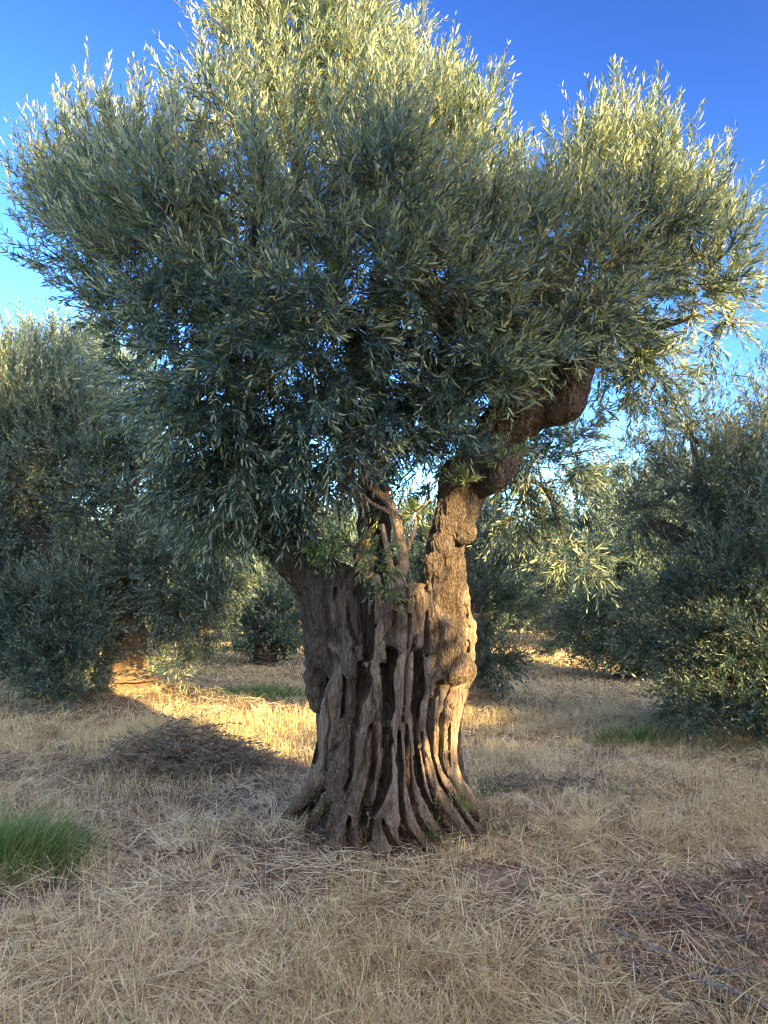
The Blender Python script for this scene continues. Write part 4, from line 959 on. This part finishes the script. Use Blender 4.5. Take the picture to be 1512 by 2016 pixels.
# ------------------------------------------------------------------ grass and litter
def blades(x, y, L, lean, az, wd, rng, segs=3, curl=.3, z0=0., rnd=None):
    """ribbon blades; lean = angle from vertical at the root"""
    n_ = len(x); z = ground_h(x, y)+z0
    K = segs+1
    s = np.linspace(0, 1, K)[None]
    ang = lean[:, None]+curl[:, None]*s if not np.isscalar(curl) else lean[:, None]+curl*s
    step = (L/segs)[:, None]
    dh = np.sin(ang)*step; dz = np.cos(ang)*step
    hx = np.concatenate([np.zeros((n_, 1)), np.cumsum(dh[:, :-1], 1)], 1); hz = np.concatenate([np.zeros((n_, 1)), np.cumsum(dz[:, :-1], 1)], 1)
    ca, sa = np.cos(az)[:, None], np.sin(az)[:, None]
    P = np.stack([x[:, None]+hx*ca, y[:, None]+hx*sa, z[:, None]+hz], -1)
    P[..., 2] = np.maximum(P[..., 2], ground_h(P[..., 0], P[..., 1])+.003) if segs < 4 else P[..., 2]
    ra = az+np.pi/2+rng.normal(size=n_)*.8
    Wv = np.stack([np.cos(ra), np.sin(ra), rng.normal(size=n_)*.25], -1)
    tw = np.array([1, .95, .7, .12]) if segs == 3 else np.linspace(1, .12, K)
    o_ = Wv[:, None]*(wd[:, None]*.5*tw[None])[..., None]
    V_ = np.stack([P-o_, P+o_], 2).reshape(-1, 3)
    idx = np.arange(n_*K*2).reshape(n_, K, 2)
    q = np.stack([idx[:, :-1, 0], idx[:, :-1, 1], idx[:, 1:, 1], idx[:, 1:, 0]], -1).reshape(-1, 4)
    if rnd is None: rnd = rng.random(n_)
    return V_, q, np.repeat(np.clip(rnd, 0, 1), K*2)

def scatter(n_, y0, y1, rng, side=.72):
    y = np.exp(rng.uniform(math.log(y0), math.log(y1), n_))
    x = rng.uniform(-1, 1, n_)*(side*y+.6)
    return x, y
def free(x, y, pad=.0):      # outside the trunk
    return ((x-TC[0])/(.56+pad))**2+((y-TC[1])/(.56+pad))**2 > 1
GT = [(-2.3, 4.75, .54, .43), (-1.62, 12.0, .7, .3), (2.75, 8.6, .42, .38), (-1.9, 12.4, .5, .28)]
def bare(x, y):
    return np.hypot((x-.62)/.24, (y-4.45)/.20) < 1
def noise2(x, y, sc, seed): return fbm(np.stack([x*sc, y*sc, np.zeros_like(x)], 1), seed, 3)

rg = np.random.default_rng(77)
# lying straw
def litter():
    VV, QQ, AA = [], [], []; off_ = 0
    for n_, y0, y1, lf in ((95000, 2.2, 9, 1.), (60000, 9, 26, 1.6)):
        x, y = scatter(n_, y0, y1, rg)
        k = free(x, y, .03) & (~bare(x, y) | (rg.random(n_) < .35)) & (rg.random(n_) < np.clip(.75+2.0*noise2(x, y, 2.6, 33), .10, 1))
        x, y = x[k], y[k]; n2 = len(x)
        flow = noise2(x, y, .9, 31)*3.5
        az = flow*1.2+rg.normal(size=n2)*.9+np.where(rg.random(n2) < .5, np.pi, 0)
        L = rg.uniform(.05, .24, n2)*lf*np.where(noise2(x, y, 1.3, 37) > 0, 1.15, .75)
        lean = np.radians(rg.uniform(68, 92, n2)); cv = rg.uniform(-.1, .5, n2)
        wd = rg.uniform(.0024, .0056, n2)*np.maximum(1, y/5.5)
        tone = .55+.35*noise2(x, y, 1.1, 41)+rg.normal(size=n2)*.30
        a, q, r_ = blades(x, y, L, lean, az, wd, rg, 3, cv, rg.random(n2)**1.7*.07, tone)
        VV.append(a); QQ.append(q+off_); AA.append(r_); off_ += len(a)
    # flattened tufts, combed one way from a common root
    cx_, cy_ = scatter(2600, 2.2, 11, rg); k = free(cx_, cy_, .05) & ~bare(cx_, cy_) & (rg.random(2600) < np.clip(.65-.9*(np.hypot((cx_-.9)/1.6, (cy_-4.5)/.8) < 1)+1.2*noise2(cx_, cy_, 1.2, 35), .1, 1)); cx_, cy_ = cx_[k], cy_[k]
    cnt = rg.integers(18, 60, len(cx_)); tot = cnt.sum()
    ci = np.repeat(np.arange(len(cx_)), cnt)
    dirs = rg.uniform(0, 6.28, len(cx_))*.55+noise2(cx_, cy_, .7, 39)*4
    sp_ = rg.uniform(.03, .09, len(cx_)); ln_ = rg.uniform(.07, .22, len(cx_)); tn_ = .55+rg.normal(size=len(cx_))*.2; le_ = rg.uniform(58, 88, len(cx_))
    x = cx_[ci]+rg.normal(size=tot)*sp_[ci]; y = cy_[ci]+rg.normal(size=tot)*sp_[ci]
    a, q, r_ = blades(x, y, ln_[ci]*rg.uniform(.5, 1.25, tot), np.radians(le_[ci]+rg.normal(size=tot)*12), dirs[ci]+rg.normal(size=tot)*.5,
                      rg.uniform(.0022, .0048, tot)*np.maximum(1, y/5.5), rg, 3, rg.uniform(.0, .8, tot), rg.random(tot)*.04, tn_[ci]+rg.normal(size=tot)*.17)
    VV.append(a); QQ.append(q+off_); AA.append(r_); off_ += len(a)
    o = mesh_np('straw_litter', np.vstack(VV), [np.vstack(QQ)], M['straw'], attrs={'rnd': np.concatenate(AA)})
    tag(o, 'fallen dry straw matted over the grove floor', 'straw', kind='stuff')
litter()
# standing dry grass
def standing():
    VV, QQ, AA = [], [], []; off_ = 0
    for n_, y0, y1 in ((150000, 2.2, 10), (120000, 8, 48)):
        x, y = scatter(n_, y0, y1, rg)
        m_ = noise2(x, y, .55, 51)+.5*noise2(x, y, 2.2, 57)
        want = m_+np.where((y < 3.9) & (x < -.2), .35, 0)+np.where((x > 1.0) & (y > 4.6), .35, 0)+np.where(y > 8, .25, 0)-np.where((np.abs(x-2.0) < .9) & (y < 4.5), .5, 0)
        want -= np.where((x < -.5) & (x > -3.2) & (y > 4.8) & (y < 7.6), .45, 0)
        k = free(x, y, .12) & ~bare(x, y) & (rg.random(n_) < np.clip(np.where(y < 5, .38, .55)+want*1.1, .04, 1))
        x, y, m_ = x[k], y[k], m_[k]; n2 = len(x)
        tall = np.clip(.75+.7*noise2(x, y, .9, 61), .35, 1.6)
        L = rg.uniform(.06, .19, n2)*tall
        L *= np.where((y > 7.2) & (y < 10.5) & (x > -3.3) & (x < -.6), 1.9, 1)
        L *= np.where(y < 4.5, .85, 1)
        az = rg.uniform(0, 6.28, n2); lean = np.abs(rg.normal(size=n2))*.5+.05; cv = rg.uniform(0, 1.1, n2)
        wd = rg.uniform(.002, .0042, n2)*np.maximum(1, y/5)
        tone = .5+.35*noise2(x, y, .8, 71)+rg.normal(size=n2)*.2
        a, q, r_ = blades(x, y, L, lean, az, wd, rg, 3, cv, 0, tone)
        VV.append(a); QQ.append(q+off_); AA.append(r_); off_ += len(a)
    # seed-head clumps
    cx_, cy_ = scatter(330, 2.4, 9, rg); k = free(cx_, cy_, .15) & ~bare(cx_, cy_); cx_, cy_ = cx_[k], cy_[k]
    for a0, b0 in zip(cx_, cy_):
        n2 = rg.integers(25, 70)
        x = a0+rg.normal(size=n2)*.035; y = b0+rg.normal(size=n2)*.035
        az = np.arctan2(y-b0, x-a0)+rg.normal(size=n2)*.4
        L = rg.uniform(.07, .24, n2)*rg.uniform(.6, 1.1); lean = np.abs(rg.normal(size=n2))*.75; cv = rg.uniform(.1, 1.2, n2)
        a, q, r_ = blades(x, y, L, lean, az, rg.uniform(.002, .0038, n2), rg, 3, cv, 0, .62+rg.normal(size=n2)*.2)
        VV.append(a); QQ.append(q+off_); AA.append(r_); off_ += len(a)
    o = mesh_np('dry_grass', np.vstack(VV), [np.vstack(QQ)], M['grass_gold'], attrs={'rnd': np.concatenate(AA)})
    tag(o, 'short dead grass standing across the grove floor', 'grass', kind='stuff')
standing()
# fallen leaves, reddish brown
def fallen():
    n_ = 60000
    x, y = scatter(n_, 2.3, 10, rg)
    pr = .34+.35*(np.hypot((x-2.0)/1.1, (y-3.7)/.9) < 1)+.9*(np.hypot((x+2.0)/1.8, (y-6.6)/1.0) < 1)+.5*(np.hypot(x-.5, y-4.7) < 1.5)+.5*(np.hypot(x+.9, y-7) < 1)
    k = free(x, y, .05) & (rg.random(n_) < pr*(.6+.5*noise2(x, y, 2.5, 91)))
    x, y = x[k], y[k]; n2 = len(x)
    P = np.stack([x, y, ground_h(x, y)+.008+rg.random(n2)**2*.05], 1)
    az = rg.uniform(0, 6.28, n2); D = norm(np.stack([np.cos(az), np.sin(az), rg.normal(size=n2)*.25], 1))
    Nn = norm(np.array([0, 0, 1.])+rg.normal(size=(n2, 3))*.4); Wd = norm(np.cross(D, Nn))
    L = rg.uniform(.03, .065, n2)[:, None]; W_ = rg.uniform(.004, .008, n2)[:, None]
    V_ = np.stack([P, P+D*L*.5+Wd*W_, P+D*L, P+D*L*.5-Wd*W_], 1).reshape(-1, 3)
    i = np.arange(n2)*4
    o = mesh_np('fallen_leaves', V_, [np.stack([i, i+1, i+2, i+3], 1)], M['leaf_red'], attrs={'rnd': np.repeat(rg.random(n2), 4)})
    tag(o, 'brown fallen olive leaves scattered over the straw', 'leaves', kind='stuff')
fallen()
# green grass tufts
for (gx, gy, gr, gl), lab in zip(GT, ('large lush green grass clump at the left edge of the foreground', 'bright green grass patch beyond the grass left of the trunk, its right part', 'dark green rush-like clump in front of the lit grass at right', 'green grass patch beyond the grass left of the trunk, its left part')):
    n_ = 4200 if gy < 6 else 1100
    rr = gr*rg.random(n_)**.62*rg.uniform(.6, 1.35, n_); th = rg.uniform(0, 6.28, n_); rr *= 1+.35*np.sin(th*3+gx)+.2*np.sin(th*5)
    x = gx+rr*np.cos(th)*(1.15 if gy < 6 else 1.3); y = gy+rr*np.sin(th)*.8
    az = th+rg.normal(size=n_)*.9
    f_ = np.clip(1-.5*(rr/gr)**2, .25, 1)
    L = rg.uniform(.25, 1.0, n_)*gl*f_; lean = np.abs(rg.normal(size=n_))*.38+.3*rr/gr; cv = rg.uniform(.2, 1.9, n_)
    wd = rg.uniform(.0025, .0085, n_)*max(1, gy/7)
    a, q, r_ = blades(x, y, L, lean, az, wd, rg, 4, cv, 0)
    o = mesh_np('grass_tuft', a-np.array([gx, gy, 0]), [q], M['grass_green'], attrs={'rnd': r_})
    o.location = (gx, gy, 0)
    tag(o, lab, 'grass clump')
# small weeds by the roots
for j, (px, py, Y, lab) in enumerate([(975, 1640, 5.15, 'small green weed at the right end of the roots'), (850, 1650, 4.85, 'thin green weed between the front roots of the trunk'), (905, 1590, 5.0, 'broad-leaved green seedling against the right-hand roots'), (650, 1600, 5.0, 'low green weed by the left roots of the trunk'), (585, 1610, 5.6, 'sparse green weed beside the leftmost root'), (960, 1560, 5.9, 'green weed behind the right root flare')]):
    b = pt(px, py, Y); z = float(ground_h(b[0], b[1]))
    b[2] = max(z, min(b[2]-.03, z+.25))
    k = 16
    D = norm(rg.normal(size=(k, 3))*np.array([.5, .5, .15])+np.array([0, 0, 1.])); P = b+rg.normal(size=(k, 3))*np.array([.05, .05, 0])
    lv = leaves_from_twigs(P, D, rg.uniform(.08, .2, k), rg.normal(size=(k, 3))*.1, 5, .035, .008, rg, 0)
    root = empty('weed', tuple(b)); tag(root, lab, 'weed')
    mesh_np('foliage', lv[0]-b, [lv[1], lv[2]], M['leaf_bright'], root, {'rnd': lv[3]*.6})
    pts = P[:, None]+D[:, None]*(np.array([0, .5, 1])[None]*.15)[..., None]
    v_, q = tube_batch(pts, np.full((k, 3), .0015), 3); mesh_np('stem', v_-b, [q], M['twig'], root)

# ------------------------------------------------------------------ cut brush
def brush(name, label, loc, ext, n_, seed, mat, h):
    rgb = np.random.default_rng(seed)
    root = empty(name, (loc[0], loc[1], float(ground_h(*loc)))); tag(root, label, 'brush pile')
    th = rgb.uniform(0, 6.28, n_); rr = np.sqrt(rgb.random(n_))
    x = loc[0]+rr*np.cos(th)*ext[0]; y = loc[1]+rr*np.sin(th)*ext[1]
    hz = h*np.clip(1-rr**1.6, 0, 1)*rgb.random(n_)
    P = np.stack([x, y, ground_h(x, y)+hz+.01], 1)
    az = rgb.normal(size=n_)*.7+np.where(rgb.random(n_) < .5, 0, np.pi)
    D = norm(np.stack([np.cos(az), np.sin(az), rgb.normal(size=n_)*.22+.08], 1))
    L = rgb.uniform(.15, .45, n_); Bn = rgb.normal(size=(n_, 3))*.1; Bn[:, 2] -= .15
    lv = leaves_from_twigs(P, D, L, Bn, 8, .055, .011, rgb, 0)
    base = np.array(root.location)
    V_ = lv[0]; V_[:, 2] = np.maximum(V_[:, 2], .0)
    mesh_np('dead_leaves', V_-base, [lv[1], lv[2]], mat, root, {'rnd': lv[3]})
    ss = np.array([0, .33, .66, 1.])[None]
    pts = P[:, None]+D[:, None]*(L[:, None]*ss*1.15)[..., None]+Bn[:, None]*(L[:, None]*ss**2)[..., None]
    v_, q = tube_batch(pts, np.array([[.0045, .0035, .0025, .001]])*rgb.uniform(.6, 1.8, (n_, 1)), 5)
    mesh_np('twigs', v_-base, [q], M['stick'], root)
brush('brush_pile', 'heap of cut olive branches with withered leaves, on the ground left of the trunk', (-1.85, 7.15), (.72, .38), 620, 5, M['leaf_dry'], .44)
brush('brush_pile', 'thin scatter of dark pruned twigs on the grass right of the trunk', (1.35, 6.6), (.7, .22), 120, 6, M['leaf_dry'], .06)
brush('brush_pile', 'flattened pruned branches with brown leaves in the bottom right foreground', (1.85, 3.75), (.9, .6), 130, 7, M['leaf_red'], .10)
brush('brush_pile', 'low heap of brown olive prunings against the right picture edge', (2.35, 4.35), (.5, .25), 200, 8, M['leaf_red'], .12)

def stick(label, rows, seed):
    c = []
    for (a, b, r_, dz) in rows:
        # land the pixel on the ground
        yr = (1008-b)/F; dy = math.cos(PITCH)-yr*math.sin(PITCH); dz_ = math.sin(PITCH)+yr*math.cos(PITCH)
        Y = -CAM_H/(dz_/dy); x = (a-756)/F/dy*Y
        c.append([x, Y, float(ground_h(x, Y))+r_+.03+dz, r_])
    root = np.array(c[0][:3])
    v_, q, t = bough(c, 26, 8, seed, .12)
    o = mesh_np('fallen_branch', v_-root, [q, t], M['stick'], smooth=True); o.location = root
    tag(o, label, 'branch', 'fallen branches on the straw')
stick('thick short grey dead stick lying towards the camera, bottom right foreground', [(1138, 1855, .011, .0), (1160, 1895, .011, .02), (1182, 1930, .009, .01), (1192, 1965, .006, 0)], 1)
stick('long grey dead branch running off the bottom right corner', [(1355, 1940, .009, .02), (1410, 1968, .012, .03), (1470, 1990, .013, .03), (1540, 2010, .012, 0)], 2)
stick('pale thin stick with a curve, right of the thick grey stick', [(1235, 1818, .005, .02), (1280, 1828, .006, .03), (1350, 1824, .005, .02)], 3)
stick('slender branch arching over the brown prunings', [(1120, 1930, .003, .02), (1180, 1917, .004, .06), (1240, 1925, .004, .06), (1330, 1990, .005, .02)], 4)
stick('long slanting branch through the brown prunings', [(1180, 1840, .006, .03), (1280, 1895, .007, .05), (1390, 1930, .006, .05), (1520, 1960, .006, .02)], 5)
stick('short dark stick on the straw left of the trunk roots', [(640, 1645, .008, 0), (660, 1638, .010, .01), (690, 1632, .008, 0)], 6)
stick('thin dark stick pointing at the leftmost root', [(640, 1612, .004, 0), (690, 1590, .007, .01), (735, 1572, .006, 0)], 7)
# bare soil mound
def mound():
    rr = np.linspace(0, 1, 16)[1:]; th = np.arange(40)/40*2*np.pi
    ed = 1+.2*np.sin(th*3+1)+.12*np.sin(th*7)
    X = .62+rr[:, None]*np.cos(th)*.22*ed; Y_ = 4.45+rr[:, None]*np.sin(th)*.19*ed
    Z = ground_h(X, Y_)+.012*np.cos(rr[:, None]*np.pi/2)+.016*fbm(np.stack([X.ravel()*14, Y_.ravel()*20, X.ravel()*0], 1), 4).reshape(X.shape)-.001
    v_ = np.stack([X, Y_, Z], -1).reshape(-1, 3); v_ = np.vstack([v_, [[.62, 4.45, Z[0].mean()]]])
    idx = np.arange(15*40).reshape(15, 40); a = idx[:-1]; b = idx[1:]
    q = np.stack([a, b, np.roll(b, -1, 1), np.roll(a, -1, 1)], -1).reshape(-1, 4)
    t = np.stack([np.full(40, 600), idx[0], np.roll(idx[0], -1)], 1)
    o = mesh_np('bare_soil_mound', v_, [q, t], M['soil'], smooth=True); tag(o, 'small bare mound of grey-brown soil in front of the right roots', 'soil', kind='structure')
mound()
